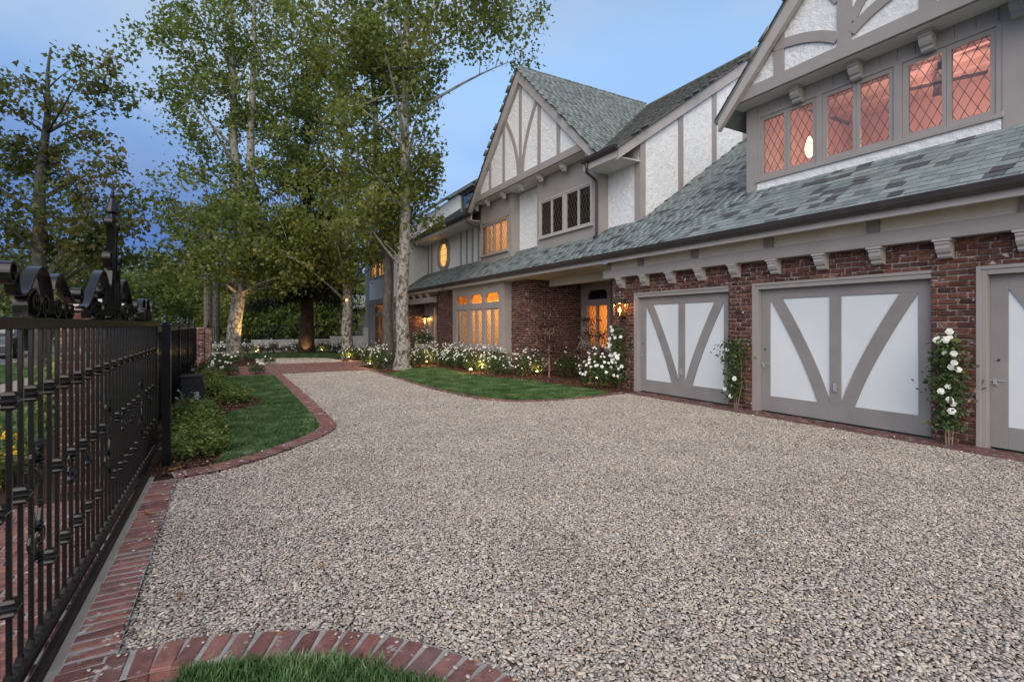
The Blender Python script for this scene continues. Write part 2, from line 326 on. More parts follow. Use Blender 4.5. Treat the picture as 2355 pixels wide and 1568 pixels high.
def np_mesh(name, V, nper, mat, tint=None, smooth=False):
    """a mesh of equal polygons: V has shape (count, nper, 3)"""
    c = V.shape[0]; me = bpy.data.meshes.new(name)
    me.vertices.add(c*nper); me.vertices.foreach_set('co', V.reshape(-1).astype(np.float32))
    me.loops.add(c*nper); me.loops.foreach_set('vertex_index', np.arange(c*nper, dtype=np.int32))
    me.polygons.add(c); me.polygons.foreach_set('loop_start', np.arange(0, c*nper, nper, dtype=np.int32)); me.polygons.foreach_set('loop_total', np.full(c, nper, dtype=np.int32))
    me.update(calc_edges=True)
    if tint is not None:
        a = me.attributes.new('tint', 'FLOAT', 'FACE'); a.data.foreach_set('value', tint.astype(np.float32))
    me.materials.append(MT[mat]); return me
def joined(name, items, mat, parent):
    """many placed copies of small meshes (mesh, matrix) joined into one mesh"""
    Vs = []; loops = []; starts = []; tot = []; base = 0; ls = 0
    cache = {}
    for me, mw in items:
        if me.name not in cache:
            co = np.empty(len(me.vertices)*3, np.float32); me.vertices.foreach_get('co', co)
            lv = np.empty(len(me.loops), np.int32); me.loops.foreach_get('vertex_index', lv)
            lt = np.empty(len(me.polygons), np.int32); me.polygons.foreach_get('loop_total', lt)
            cache[me.name] = (co.reshape(-1, 3), lv, lt)
        co, lv, lt = cache[me.name]
        m = np.array(mw); Vs.append(co @ m[:3, :3].T + m[:3, 3]); loops.append(lv+base); tot.append(lt); base += len(co)
    V = np.concatenate(Vs); L = np.concatenate(loops); Tt = np.concatenate(tot)
    me = bpy.data.meshes.new(name); me.vertices.add(len(V)); me.vertices.foreach_set('co', V.reshape(-1).astype(np.float32))
    me.loops.add(len(L)); me.loops.foreach_set('vertex_index', L.astype(np.int32))
    me.polygons.add(len(Tt)); st = np.concatenate(([0], np.cumsum(Tt)[:-1])); me.polygons.foreach_set('loop_start', st.astype(np.int32)); me.polygons.foreach_set('loop_total', Tt.astype(np.int32))
    me.update(calc_edges=True); me.materials.append(MT[mat]); return put(name, me, parent)
CAM = Vector((0, 0, 1.55))
def in_view(p, m=.12):
    xc = .8704*p[0]-.4924*p[1]; d = .4924*p[0]+.8704*p[1]
    if d < .3: return False
    return abs(xc/d) < 1.0255+m and -(.713+m) < (p[2]-1.55)/d < .65+m
def pieces(name, restname, items, mat, parent, limit=300, key=None):
    """items: (mesh, matrix). The ones nearest in view become objects of their own, the others one joined part"""
    def k(it):
        p = it[1].translation
        return ((p-CAM).length if in_view(p) else 1000+(p-CAM).length)
    items = sorted(items, key=key or k)
    for me, mw in items[:limit]:
        o = put(name, me, parent); l, q, s = mw.decompose(); o.location = l; o.rotation_euler = q.to_euler(); o.scale = s
    if len(items) > limit:
        o = joined(restname, items[limit:], mat, parent); o['kind'] = 'stuff'
def rough_block(name, lx, ly, lz, mat, bev=.007, jit=.004, seed=0):
    """a block with worn, bevelled, slightly uneven edges"""
    r = random.Random(seed)
    mb = MB(); hx, hy, hz = lx/2, ly/2, lz/2
    vid = {}
    for sx in (-1, 1):
        for sy in (-1, 1):
            for sz in (-1, 1):
                j = [r.uniform(-jit, jit) for _ in range(3)]; bb = bev*r.uniform(.6, 1.7)
                bx, by, bz = (min(bb, .4*h) for h in (hx, hy, hz))
                for ax in range(3):
                    c = [sx*hx+j[0], sy*hy+j[1], sz*hz+j[2]]
                    b3 = (bx, by, bz); sg = (sx, sy, sz)
                    for q in range(3):
                        if q != ax: c[q] -= sg[q]*b3[q]
                    vid[(sx, sy, sz, ax)] = len(mb.v); mb.v.append(tuple(c))
    S = (-1, 1)
    for ax in range(3):
        o1, o2 = [q for q in range(3) if q != ax]
        for s in S:
            f = []
            for (a, b) in ((-1, -1), (1, -1), (1, 1), (-1, 1)):
                k = [0, 0, 0]; k[ax] = s; k[o1] = a; k[o2] = b; f.append(vid[(k[0], k[1], k[2], ax)])
            mb.f.append(tuple(f))
    for ax in range(3):                       # bevel strips on the edges parallel to ax
        o1, o2 = [q for q in range(3) if q != ax]
        for a in S:
            for b in S:
                f = []
                for s, fx in ((-1, o1), (1, o1), (1, o2), (-1, o2)):
                    k = [0, 0, 0]; k[ax] = s; k[o1] = a; k[o2] = b; f.append(vid[(k[0], k[1], k[2], fx)])
                mb.f.append(tuple(f))
    for sx in S:
        for sy in S:
            for sz in S: mb.f.append(tuple(vid[(sx, sy, sz, ax)] for ax in range(3)))
    me = mb.mesh(name, mat)
    import bmesh
    bm = bmesh.new(); bm.from_mesh(me); bmesh.ops.recalc_face_normals(bm, faces=bm.faces); bm.to_mesh(me); bm.free()
    return me
PROTO = bpy.data.collections.new('prototypes')
def proto_collection(name, meshes):
    c = bpy.data.collections.new(name)
    for k, me in enumerate(meshes):
        o = bpy.data.objects.new('%s_%02d' % (name, k), me); c.objects.link(o)
    return c
def scatter(name, P, rot, scl, idx, coll, kind='stuff'):
    me = bpy.data.meshes.new(name); n = len(P)
    me.vertices.add(n); me.vertices.foreach_set('co', P.reshape(-1).astype(np.float32))
    for nm, arr in (('rot', rot), ('scl', scl)):
        a = me.attributes.new(nm, 'FLOAT_VECTOR', 'POINT'); a.data.foreach_set('vector', arr.reshape(-1).astype(np.float32))
    a = me.attributes.new('idx', 'INT', 'POINT'); a.data.foreach_set('value', idx.astype(np.int32))
    me.update()
    o = put(name, me); o['kind'] = kind
    g = bpy.data.node_groups.new(name+'_nodes', 'GeometryNodeTree')
    g.interface.new_socket(name='Geometry', in_out='INPUT', socket_type='NodeSocketGeometry'); g.interface.new_socket(name='Geometry', in_out='OUTPUT', socket_type='NodeSocketGeometry')
    gi = g.nodes.new('NodeGroupInput'); go = g.nodes.new('NodeGroupOutput')
    ci = g.nodes.new('GeometryNodeCollectionInfo'); ci.inputs['Collection'].default_value = coll; ci.inputs['Separate Children'].default_value = True; ci.inputs['Reset Children'].default_value = True
    ip = g.nodes.new('GeometryNodeInstanceOnPoints'); ip.inputs['Pick Instance'].default_value = True
    def NA(nm, t):
        q = g.nodes.new('GeometryNodeInputNamedAttribute'); q.data_type = t; q.inputs['Name'].default_value = nm
        return [s for s in q.outputs if s.enabled and s.name == 'Attribute'][0]
    L = g.links.new
    L(gi.outputs[0], ip.inputs['Points']); L(ci.outputs[0], ip.inputs['Instance']); L(NA('idx', 'INT'), ip.inputs['Instance Index'])
    L(NA('rot', 'FLOAT_VECTOR'), ip.inputs['Rotation']); L(NA('scl', 'FLOAT_VECTOR'), ip.inputs['Scale']); L(ip.outputs[0], go.inputs[0])
    md = o.modifiers.new('scatter', 'NODES'); md.node_group = g
    return o
def inside(poly, X, Y):
    r = np.zeros(X.shape, bool); n = len(poly); j = n-1
    for i in range(n):
        xi, yi = poly[i]; xj, yj = poly[j]
        if yi != yj:
            c = ((yi > Y) != (yj > Y)) & (X < (xj-xi)*(Y-yi)/(yj-yi)+xi); r ^= c
        j = i
    return r
def smooth_path(pts, step=.05):
    """Catmull-Rom through 2-D points, resampled evenly"""
    P = [np.array(p, float) for p in pts]; P = [2*P[0]-P[1]]+P+[2*P[-1]-P[-2]]; out = []
    for i in range(1, len(P)-2):
        for t in np.linspace(0, 1, 24, endpoint=False):
            a, b, c, d = P[i-1], P[i], P[i+1], P[i+2]
            out.append(.5*((2*b)+(-a+c)*t+(2*a-5*b+4*c-d)*t*t+(-a+3*b-3*c+d)*t**3))
    out.append(P[-2]); out = np.array(out); s = np.concatenate(([0], np.cumsum(np.linalg.norm(np.diff(out, axis=0), axis=1))))
    q = np.arange(0, s[-1], step); return np.stack([np.interp(q, s, out[:, 0]), np.interp(q, s, out[:, 1])], 1)
def sheet(name, poly, z, mat, kind='structure'):
    mb = MB(); mb.v = [(x, y, z) for x, y in poly]; mb.f = [tuple(range(len(poly)))]
    a = sum(poly[i][0]*poly[(i+1) % len(poly)][1]-poly[(i+1) % len(poly)][0]*poly[i][1] for i in range(len(poly)))
    if a < 0: mb.f = [tuple(reversed(mb.f[0]))]
    o = mb.build(name, mat); o['kind'] = kind; return o
def lamp(name, loc, energy, col=(1, .58, .24), rad=.05, parent=None, spot=None, aim=None):
    l = bpy.data.lights.new(name, 'SPOT' if spot else 'POINT'); l.energy = energy; l.color = col; l.shadow_soft_size = rad
    o = bpy.data.objects.new(name, l); COL.objects.link(o); o.location = loc
    if spot:
        l.spot_size = R(spot); l.spot_blend = .6; o.rotation_euler = (Vector(aim)-Vector(loc)).to_track_quat('-Z', 'Y').to_euler()
    if parent is not None:
        o.parent = parent
        if parent.type == 'EMPTY': o.matrix_parent_inverse = Matrix.Translation(-Vector(parent.location))
    return o

# ================================================================== GROUND
g_ = sheet('ground', [(-400, -60), (400, -60), (400, 600), (-400, 600)], -.05, 'soil')
GX = 7.76
L_OUT = smooth_path([(-.48, 6.0), (-.11, 6.09), (.32, 6.4), (.72, 6.8), (1.10, 7.25), (1.36, 7.75), (1.44, 8.3), (1.46, 9.7), (1.46, 12), (1.43, 14.5), (1.40, 17.0)], .05)
R_OUT = smooth_path([(4.08, 17.05), (4.10, 15.5), (4.12, 14.4), (4.17, 12.3), (4.27, 10.6), (4.50, 9.4), (5.0, 8.65), (5.8, 8.34), (6.7, 8.34), (7.76, 8.52)], .05)
N_OUT = smooth_path([(-.50, 2.92), (-.22, 2.90), (0, 2.83), (.22, 2.74), (.45, 2.61), (.67, 2.44), (.86, 2.23), (1.0, 2.02), (1.08, 1.80), (1.12, 1.4), (1.12, .6)], .03)
left_bed = [tuple(p) for p in L_OUT] + [(1.40, 17.0), (-1.05, 17.0), (-1.05, 6.0)]
right_bed = [tuple(p) for p in R_OUT] + [(8.28, 8.6), (8.28, 17.05)]
near_bed = [tuple(p) for p in N_OUT] + [(-.5, .6)]
sheet('gravel_base', [(-.47, -1.5), (7.8, -1.5), (7.8, 17.1), (-.47, 17.1)], -.018, 'gravel_bed')
sheet('far_gravel_base', [(.9, 21.2), (4.3, 21.2), (4.4, 25), (.9, 25.4)], -.018, 'gravel_bed')
sheet('planting_bed_left', left_bed, -.010, 'mulch')
sheet('planting_bed_right', right_bed+[], -.010, 'mulch')
sheet('planting_bed_house', [(4.15, 17.3), (8.28, 17.3), (8.28, 19.4), (4.15, 19.4)], -.012, 'mulch')
sheet('porch_bed', [(8.28, 9.5), (10.5, 9.5), (10.5, 13.8), (8.28, 13.8)], -.012, 'mulch')
sheet('planting_bed_far', [(4.3, 22.1), (7.35, 22.1), (7.35, 31), (-1, 31), (-1, 29), (4.3, 26.5)], -.014, 'mulch')
sheet('planting_bed_gate', [(-1.05, 20.9), (1.25, 20.9), (1.0, 29), (-1.05, 29)], -.014, 'mulch')

# ---- gravel
def pebble(k):
    import bmesh
    bm = bmesh.new(); bmesh.ops.create_icosphere(bm, subdivisions=2 if k < 3 else 1, radius=1)
    r = random.Random(k); a = [Vector((r.uniform(-1, 1), r.uniform(-1, 1), r.uniform(-1, 1))).normalized() for _ in range(5)]; am = [r.uniform(-.22, .1) for _ in range(5)]
    for v in bm.verts:
        s = 1+sum(m_*max(0, v.co.normalized().dot(q)-.2)*1.3 for q, m_ in zip(a, am)); v.co *= s
        v.co.x *= 1; v.co.y *= .72+.04*(k % 3); v.co.z *= .36
    me = bpy.data.meshes.new('pebble'); bm.to_mesh(me); bm.free(); me.materials.append(MT['pebble']); me.polygons.foreach_set('use_smooth', [True]*len(me.polygons)); return me
peb = proto_collection('pebble', [pebble(k) for k in range(7)])
def gravel(name, x0, x1, y0, y1, step, mask, size=(.013, .023)):
    P = []
    for layer, (zz_, off) in enumerate(((-.006, 0), (.003, .5))):
        xs = np.arange(x0+off*step, x1, step); ys = np.arange(y0+off*step, y1, step); X, Y = np.meshgrid(xs, ys); X = X.ravel(); Y = Y.ravel()
        X = X+nr.uniform(-.55, .55, X.size)*step; Y = Y+nr.uniform(-.55, .55, Y.size)*step
        k = mask(X, Y); X, Y = X[k], Y[k]
        if layer == 1:
            q = nr.random(X.size) < .6; X, Y = X[q], Y[q]
        P.append(np.stack([X, Y, np.full(X.size, zz_)+nr.uniform(-.004, .004, X.size)+.006*np.sin(X*1.9+Y*.7)*np.sin(Y*1.3)], 1))
    P = np.concatenate(P); n = len(P)
    rot = np.stack([nr.normal(0, .2, n), nr.normal(0, .2, n), nr.uniform(0, 6.28, n)], 1)
    s = nr.uniform(size[0], size[1], n)*np.where(nr.random(n) < .08, 1.3, 1.0); scl = np.stack([s*nr.uniform(.9, 1.5, n), s*nr.uniform(.8, 1.05, n), s*nr.uniform(.8, 1.35, n)], 1)
    return scatter(name, P, rot, scl, nr.integers(0, 7, n), peb)
def fr_mask(X, Y, m=.18):
    xc = .8704*X-.4924*Y; d = .4924*X+.8704*Y
    return (d > .6) & (np.abs(xc) < d*(1.0255+m)+1.3)
def near_mask(X, Y):
    return fr_mask(X, Y) & (Y < 8.5) & (X < GX) & (X > -.462) & ~inside(left_bed, X, Y) & ~inside(near_bed, X, Y) & ~inside(right_bed, X, Y)
def mid_mask(X, Y):
    return fr_mask(X, Y) & (Y >= 8.5) & (X < 7.7) & ~inside(left_bed, X, Y) & ~inside(right_bed, X, Y)
o = gravel('gravel_near', -.5, GX, -1.2, 8.5, .0172, near_mask, (.0074, .0142)); tag(o, 'tan and grey pebble gravel covering the forecourt before the garage doors', 'gravel')
o = gravel('gravel_drive', 1.3, 5.6, 8.5, 17.08, .0205, mid_mask, (.0090, .0160)); tag(o, 'pale pebble gravel of the drive between the two lawns', 'gravel')
fg = [(1.0, 21.45), (4.05, 21.45), (4.15, 22.6), (3.9, 24.2), (3.2, 24.9), (1.9, 25.2), (1.0, 25.2)]
o = gravel('gravel_far', .9, 4.3, 21.3, 25.4, .04, lambda X, Y: inside(fg, X, Y), (.02, .032)); tag(o, 'warm lit gravel beyond the brick crossing', 'gravel')

# ---- lawns
def tuft(k):
    r = random.Random(k); vs_ = []; fs = []
    for _ in range(13):
        a = r.uniform(0, 6.28); d = r.uniform(0, .028); x, y = d*math.cos(a), d*math.sin(a); h = r.uniform(.022, .05); w_ = r.uniform(.0016, .0028)
        b = r.uniform(0, 6.28); lx, ly = math.cos(b), math.sin(b); ln = r.uniform(.1, .7)*h; k0 = len(vs_)
        vs_ += [(x-ly*w_, y+lx*w_, 0), (x+ly*w_, y-lx*w_, 0), (x+lx*ln*.35+ly*w_*.8, y+ly*ln*.35-lx*w_*.8, h*.6), (x+lx*ln*.35-ly*w_*.8, y+ly*ln*.35+lx*w_*.8, h*.6), (x+lx*ln, y+ly*ln, h)]
        fs += [(k0, k0+1, k0+2, k0+3), (k0+3, k0+2, k0+4)]
    mb = MB(); mb.v = vs_; mb.f = fs; return mb.mesh('grass_tuft', 'grass')
tufts = proto_collection('grass_tuft', [tuft(k) for k in range(6)])
def lawn(nm, poly, step, z=0., smin=.8, smax=1.25, label=''):
    sheet(nm+'_turf', poly, z-.004, 'turf')
    xs = [p[0] for p in poly]; ys = [p[1] for p in poly]
    X, Y = np.meshgrid(np.arange(min(xs), max(xs), step), np.arange(min(ys), max(ys), step)); X = X.ravel(); Y = Y.ravel()
    X = X+nr.uniform(-.6, .6, X.size)*step; Y = Y+nr.uniform(-.6, .6, Y.size)*step
    k = inside(poly, X, Y) & fr_mask(X, Y, .3); X, Y = X[k], Y[k]; n = X.size
    s = nr.uniform(smin, smax, n)*(1+.18*np.sin(X*5.1+2*np.sin(Y*3))*np.sin(Y*4.3))
    o = scatter(nm, np.stack([X, Y, np.full(n, z)], 1), np.stack([nr.normal(0, .12, n), nr.normal(0, .12, n), nr.uniform(0, 6.28, n)], 1), np.stack([s*1.15, s*1.15, s], 1), nr.integers(0, 6, n), tufts)
    return tag(o, label, 'grass')
def offset_path(P, d):
    t = np.gradient(P, axis=0); t /= np.linalg.norm(t, axis=1)[:, None]; return P+np.stack([-t[:, 1], t[:, 0]], 1)*d
L_IN = offset_path(L_OUT, .245); R_IN = offset_path(R_OUT, .11); N_IN = offset_path(N_OUT, -.235)
left_lawn = [tuple(p) for p in L_IN[10::4] if p[1] < 16.8] + [(1.16, 16.8), (-.34, 16.85), (-.32, 14.5), (-.22, 12.3), (.1, 12.2), (.42, 12.0), (.56, 11.5), (.55, 10.9), (.38, 10.45), (0, 9.9), (-.1, 9.3), (-.04, 8.1), (0, 7.2), (-.08, 6.7)]
lawn('lawn_left', left_lawn, .03, .006, .75, 1.15, 'mown lawn strip inside the curved brick edging')
right_lawn = [tuple(p) for p in R_IN[34:-6:3]] + [(7.45, 8.85), (7.35, 9.6), (7.3, 10.4), (7.15, 11.3), (6.75, 12.4), (6.45, 13.4), (6.35, 14.6), (6.45, 16.0), (6.3, 16.9), (5.5, 16.8), (4.9, 16.1), (4.45, 15.4)]
lawn('lawn_right', right_lawn, .032, .006, .75, 1.15, 'mown crescent lawn below the white rose bed')
near_lawn = [tuple(p) for p in N_IN[14::4] if p[1] > .7] + [(-.2, .7), (-.2, 2.5)]
lawn('lawn_near', near_lawn, .021, .008, 1.1, 1.8, 'longer dark grass inside the nearest brick arc')
far_lawn = [(.8, 25.6), (1.9, 25.5), (3.2, 25.2), (4.1, 24.4), (4.6, 23.6), (5.2, 24.6), (5.5, 27.2), (3.5, 28.4), (.6, 29)]
lawn('lawn_far', far_lawn, .06, .004, 1.3, 2.0, 'strip of lawn before the far white wall')

# ---- mulch chips
def chip(k):
    r = random.Random(50+k); mb = MB(); a = r.uniform(.012, .024); b = r.uniform(.004, .009); c = r.uniform(.002, .004)
    mb.quadbox([(-a, -b, -c), (a, -b*r.random(), -c), (a*.8, b, -c), (-a*.9, b, -c), (-a, -b, c), (a*.9, -b, c), (a*.8, b*.8, c), (-a, b, c)]); return mb.mesh('bark_chip', 'chip')
chips = proto_collection('bark_chip', [chip(k) for k in range(5)])
def mulch(nm, poly, step, excl=(), label='', z=-.006):
    xs = [p[0] for p in poly]; ys = [p[1] for p in poly]
    X, Y = np.meshgrid(np.arange(min(xs), max(xs), step), np.arange(min(ys), max(ys), step)); X = X.ravel(); Y = Y.ravel()
    X = X+nr.uniform(-.6, .6, X.size)*step; Y = Y+nr.uniform(-.6, .6, Y.size)*step
    k = inside(poly, X, Y) & fr_mask(X, Y, .3)
    for e in excl: k &= ~inside(e, X, Y)
    X, Y = X[k], Y[k]; n = X.size; s = nr.uniform(.7, 1.6, n)
    o = scatter(nm, np.stack([X, Y, z+nr.uniform(0, .012, n)], 1), np.stack([nr.normal(0, .5, n), nr.normal(0, .5, n), nr.uniform(0, 6.28, n)], 1), np.stack([s, s, s], 1), nr.integers(0, 5, n), chips)
    return tag(o, label, 'mulch')
lb_in = [tuple(p) for p in L_IN[::4]] + [(1.15, 17), (-1.05, 17), (-1.05, 6.1)]
mulch('mulch_left', lb_in, .022, [left_lawn], 'dark bark mulch under the shrubs beside the iron fence')
rb_in = [tuple(p) for p in R_IN[::4]] + [(8.25, 8.7), (8.25, 17)]
mulch('mulch_right', rb_in, .032, [right_lawn], 'dark bark mulch under the roses along the house')

# ---- brick edging and paving
PB = [rough_block('paving_brick_%d' % k, .215, .088, .06, 'pave_brick', .006, .0035, 100+k) for k in range(6)]
PB2 = [rough_block('apron_brick_%d' % k, .215, .088, .06, 'apron_brick', .006, .0035, 160+k) for k in range(6)]
def strip(nm, A, B, z, mat):
    mb = MB(); n = len(A)
    for a, b in zip(A, B): mb.v += [(a[0], a[1], z), (b[0], b[1], z)]
    for i in range(n-1): mb.f.append((2*i, 2*i+1, 2*i+3, 2*i+2))
    o = mb.build(nm, mat); o['kind'] = 'structure'
    return o
def edging(nm, path, side, width, pitch, along=False, top=.03):
    """bricks laid across (or along) a kerb path, mortar between; side +1 puts the kerb on the left of the path"""
    a = path; b = offset_path(path, side*width)
    A, B = (a, b) if side < 0 else (b, a)
    base = strip(nm, A, B, top-.007, 'pave_mortar')
    s = np.concatenate(([0], np.cumsum(np.linalg.norm(np.diff(path, axis=0), axis=1)))); mid = offset_path(path, side*width/2)
    items = []; q = pitch/2
    while q < s[-1]-pitch/3:
        x = np.interp(q, s, mid[:, 0]); y = np.interp(q, s, mid[:, 1]); x2 = np.interp(q+.03, s, mid[:, 0]); y2 = np.interp(q+.03, s, mid[:, 1]); x1 = np.interp(q-.03, s, mid[:, 0]); y1 = np.interp(q-.03, s, mid[:, 1])
        ang = math.atan2(y2-y1, x2-x1)+(0 if along else math.pi/2)+rnd.gauss(0, .012)
        sx = (pitch-.012)/.215 if along else (width-.008)/.215
        sy = (width-.006)/.088 if along else (pitch-.021)/.088
        mw = Matrix.Translation((x, y, top-.03+rnd.uniform(-.003, .003))) @ Euler((rnd.gauss(0, .012), rnd.gauss(0, .012), ang)).to_matrix().to_4x4() @ Matrix.Diagonal((sx, sy, 1, 1))
        items.append((rnd.choice(PB), mw)); q += pitch*rnd.uniform(.985, 1.015)
    pieces('brick', 'brick_row', items, 'pave_brick', base); return base
edging('lawn_edging_left', L_OUT, 1, .235, .103)
edging('lawn_edging_right', R_OUT, 1, .10, .225, True)
edging('lawn_edging_near', N_OUT, -1, .225, .108)
gl = np.array([(-.455, 5.98-.03*k) for k in range(160)])
edging('gate_threshold', gl, -1, .205, .0815, top=.022)
def paving(nm, x0, x1, y0, y1, row, top=.012, along='x', poly=None, bl=.215, bw=.095, kind=None):
    mb = MB(); mb.box(x0, x1, y0, y1, top-.05, top-.010); base = mb.build(nm, 'pave_mortar'); base['kind'] = 'structure'
    items = []; k = 0; joint = .014
    a0, a1, b0, b1 = (x0, x1, y0, y1) if along == 'x' else (y0, y1, x0, x1)
    b = b0
    while b+bw*.6 < b1:
        a = a0-(bl/2 if k % 2 else 0)+rnd.uniform(-.01, .01)
        while a < a1:
            s, e = max(a, a0), min(a+bl-joint, a1)
            if e-s > .05:
                ca, cb = (s+e)/2, b+bw/2; p = (ca, cb) if along == 'x' else (cb, ca)
                if poly is None or inside(poly, np.array([p[0]]), np.array([p[1]]))[0]:
                    mw = Matrix.Translation((p[0], p[1], top-.03+rnd.uniform(-.003, .003))) @ Euler((rnd.gauss(0, .008), rnd.gauss(0, .008), (0 if along == 'x' else math.pi/2)+rnd.gauss(0, .01))).to_matrix().to_4x4() @ Matrix.Diagonal(((e-s)/.215, (bw-joint)/.088, 1, 1))
                    items.append((rnd.choice(kind or PB), mw))
            a += bl
        b += bw; k += 1
    pieces('brick', 'brick_field', items, 'apron_brick' if kind else 'pave_brick', base); return base
paving('garage_apron', 7.76, 8.26, -1.0, 8.55, .1, .012, 'y', kind=PB2)
paving('brick_crossing', 1.16, 4.2, 17.1, 21.35, .1, .016, 'y')
paving('brick_path_left', -1.0, 1.15, 17.12, 20.8, .1, .012, 'x')
paving('brick_path_entry', 4.21, 9.0, 19.45, 22.0, .1, .012, 'x')
paving('gate_approach', -3.4, -.768, .6, 5.72, .1, .004, 'x')
mb = MB(); mb.box(-.705, -.662, 1.2, 6.2, -.04, .004); tag(mb.build('concrete_strip', 'concrete'), kind='structure')
mb = MB(); mb.prism([(-.765, -.03), (-.708, -.03), (-.708, .006), (-.722, .02), (-.75, .02), (-.765, .006)], 'y', 1.2, 9.5); tag(mb.build('gate_track', 'dark_wood'), kind='structure')

# ---- outside the gate: verge, pavement and street
sheet('street_bed', [(-4.0, 5.72), (-.84, 5.72), (-.84, 31), (-2.6, 31), (-3.0, 9)], -.02, 'mulch')
sheet('sidewalk', [(-5.2, -2), (-3.6, -2), (-3.6, 80), (-5.2, 80)], -.012, 'concrete')
sheet('street_verge', [(-7.6, -2), (-5.25, -2), (-5.25, 80), (-7.6, 80)], -.022, 'soil')
lawn('verge_grass', [(-7.4, 9), (-5.25, 9), (-5.25, 30), (-7.4, 30)], .07, -.02, 1.3, 2.2, 'grass verge between the pavement and the street')
lawn('outer_grass', [(-3.5, 8.2), (-2.2, 8.2), (-2.2, 24), (-3.5, 24)], .06, -.012, 1.3, 2.2, 'grass behind the outer brick pillar')
mb = MB(); mb.box(-7.8, -7.6, -2, 90, -.05, .0); tag(mb.build('street_kerb', 'concrete'), kind='structure')
sheet('street', [(-18, -5), (-7.8, -5), (-7.8, 200), (-18, 200)], -.035, 'asphalt')
for k, x in enumerate((-9.2, -11.0, -12.6)):
    sheet('lane_line', [(x-.06, -5), (x+.06, -5), (x+.06, 120), (x-.06, 120)], -.030, 'road_paint')

# ---- stray stones on the kerbs, fallen petals and leaf scraps
def stray(nm, P, coll, nv, smin, smax, label, cat, flat=1.0):
    n = len(P); s = nr.uniform(smin, smax, n)
    return tag(scatter(nm, P, np.stack([nr.normal(0, .2, n), nr.normal(0, .2, n), nr.uniform(0, 6.28, n)], 1), np.stack([s, s, s*flat], 1), nr.integers(0, nv, n), coll), label, cat)
Q = []
for path, sg in ((L_OUT, 1), (R_OUT, 1), (N_OUT, -1), (gl, -1)):
    k = nr.integers(0, len(path), 60 if path is not R_OUT else 25); off = offset_path(path, 1.0)-path
    p = path[k]+off[k]*sg*(np.abs(nr.normal(0, .045, len(k)))[:, None]); Q.append(np.stack([p[:, 0], p[:, 1], np.full(len(k), .038 if path is not gl else .030)], 1))
stray('stray_pebbles', np.concatenate(Q), peb, 7, .008, .014, 'a few pebbles strewn over the brick kerbs', 'pebbles')
def scrap(k, mat):
    r = random.Random(k); mb = MB(); n = 6
    for i in range(n): a = 2*math.pi*i/n; mb.v.append((math.cos(a)*r.uniform(.7, 1), .6*math.sin(a)*r.uniform(.7, 1), r.uniform(-.12, .25)))
    mb.f = [tuple(range(n))]; return mb.mesh('scrap', mat)
petc = proto_collection('petal', [scrap(k, 'petal') for k in range(3)]); lefc = proto_collection('leaf_scrap', [scrap(9+k, 'fallen') for k in range(3)])
pp = np.concatenate([np.stack([nr.normal(6.3, .55, 60), nr.uniform(9, 18.5, 60), np.full(60, .035)], 1), np.stack([nr.normal(-.1, .3, 45), nr.uniform(6.4, 16, 45), np.full(45, .03)], 1), np.stack([nr.normal(7.6, .25, 30), nr.uniform(2, 9, 30), np.full(30, .022)], 1)])
stray('fallen_petals', pp, petc, 3, .012, .024, 'white petals scattered on the lawns and mulch', 'petals')
lp = np.stack([nr.uniform(-.4, 7.5, 90), 1.8+15*nr.random(90)**1.3, np.full(90, .022)], 1)
stray('leaf_litter', lp, lefc, 3, .014, .035, 'a few dry leaves scattered over the gravel', 'leaves')

# ================================================================== HOUSE
house = thing('tudor_house', (8.2, 10, 0), 'large white and brick half-timbered house with garages and lit windows', 'house')
def part(mb, name, mat, parent=None, **k): return mb.build(name, mat, parent or house, **k)
def B(*a): return MB().box(*a)

# ---- brickwork ------------------------------------------------------------
BR = [rough_block('wall_brick_%d' % k, .198, .10, .062, 'brick', .008, .005, 200+k) for k in range(8)]
wall_items = []
def brickwork(origin, direc, L, z0, z1, holes=(), normal=None, proud=.0):
    """running-bond facing: origin is the start of the face at z=0, direc the way it runs; normal the way it faces"""
    d = Vector((direc[0], direc[1], 0)).normalized(); n = Vector((normal[0], normal[1], 0)).normalized()
    ang = math.atan2(d.y, d.x); k = 0; z = z0
    while z+.05 < z1+.01:
        a = -.105*(k % 2)+rnd.uniform(-.012, .012)
        while a < L:
            s, e = max(a, 0), min(a+.199, L)
            zc = z+.037
            for (h0, h1, hz0, hz1) in holes:
                if hz0-.02 < zc < hz1+.02 and s < h1 and e > h0:
                    if s >= h0 and e <= h1: s = e
                    elif s < h0: e = min(e, h0)
                    else: s = max(s, h1)
            if e-s > .035:
                ln = e-s-.004
                p = Vector((origin[0], origin[1], 0))+d*((s+e)/2)-n*(.05-proud-rnd.uniform(-.003, .006)); p.z = zc+rnd.uniform(-.003, .003)
                wall_items.append((rnd.choice(BR), Matrix.Translation(p) @ Euler((rnd.gauss(0, .015), rnd.gauss(0, .015), ang+rnd.gauss(0, .012))).to_matrix().to_4x4() @ Matrix.Diagonal((ln/.198, 1, rnd.uniform(.94, 1.05), 1))))
            a += .21
        z += .0755; k += 1
DOORS = [(6.20, 8.70), (3.07, 5.68), (-.05, 2.58)]
walls = MB()
G0, G1 = -1.2, 9.5
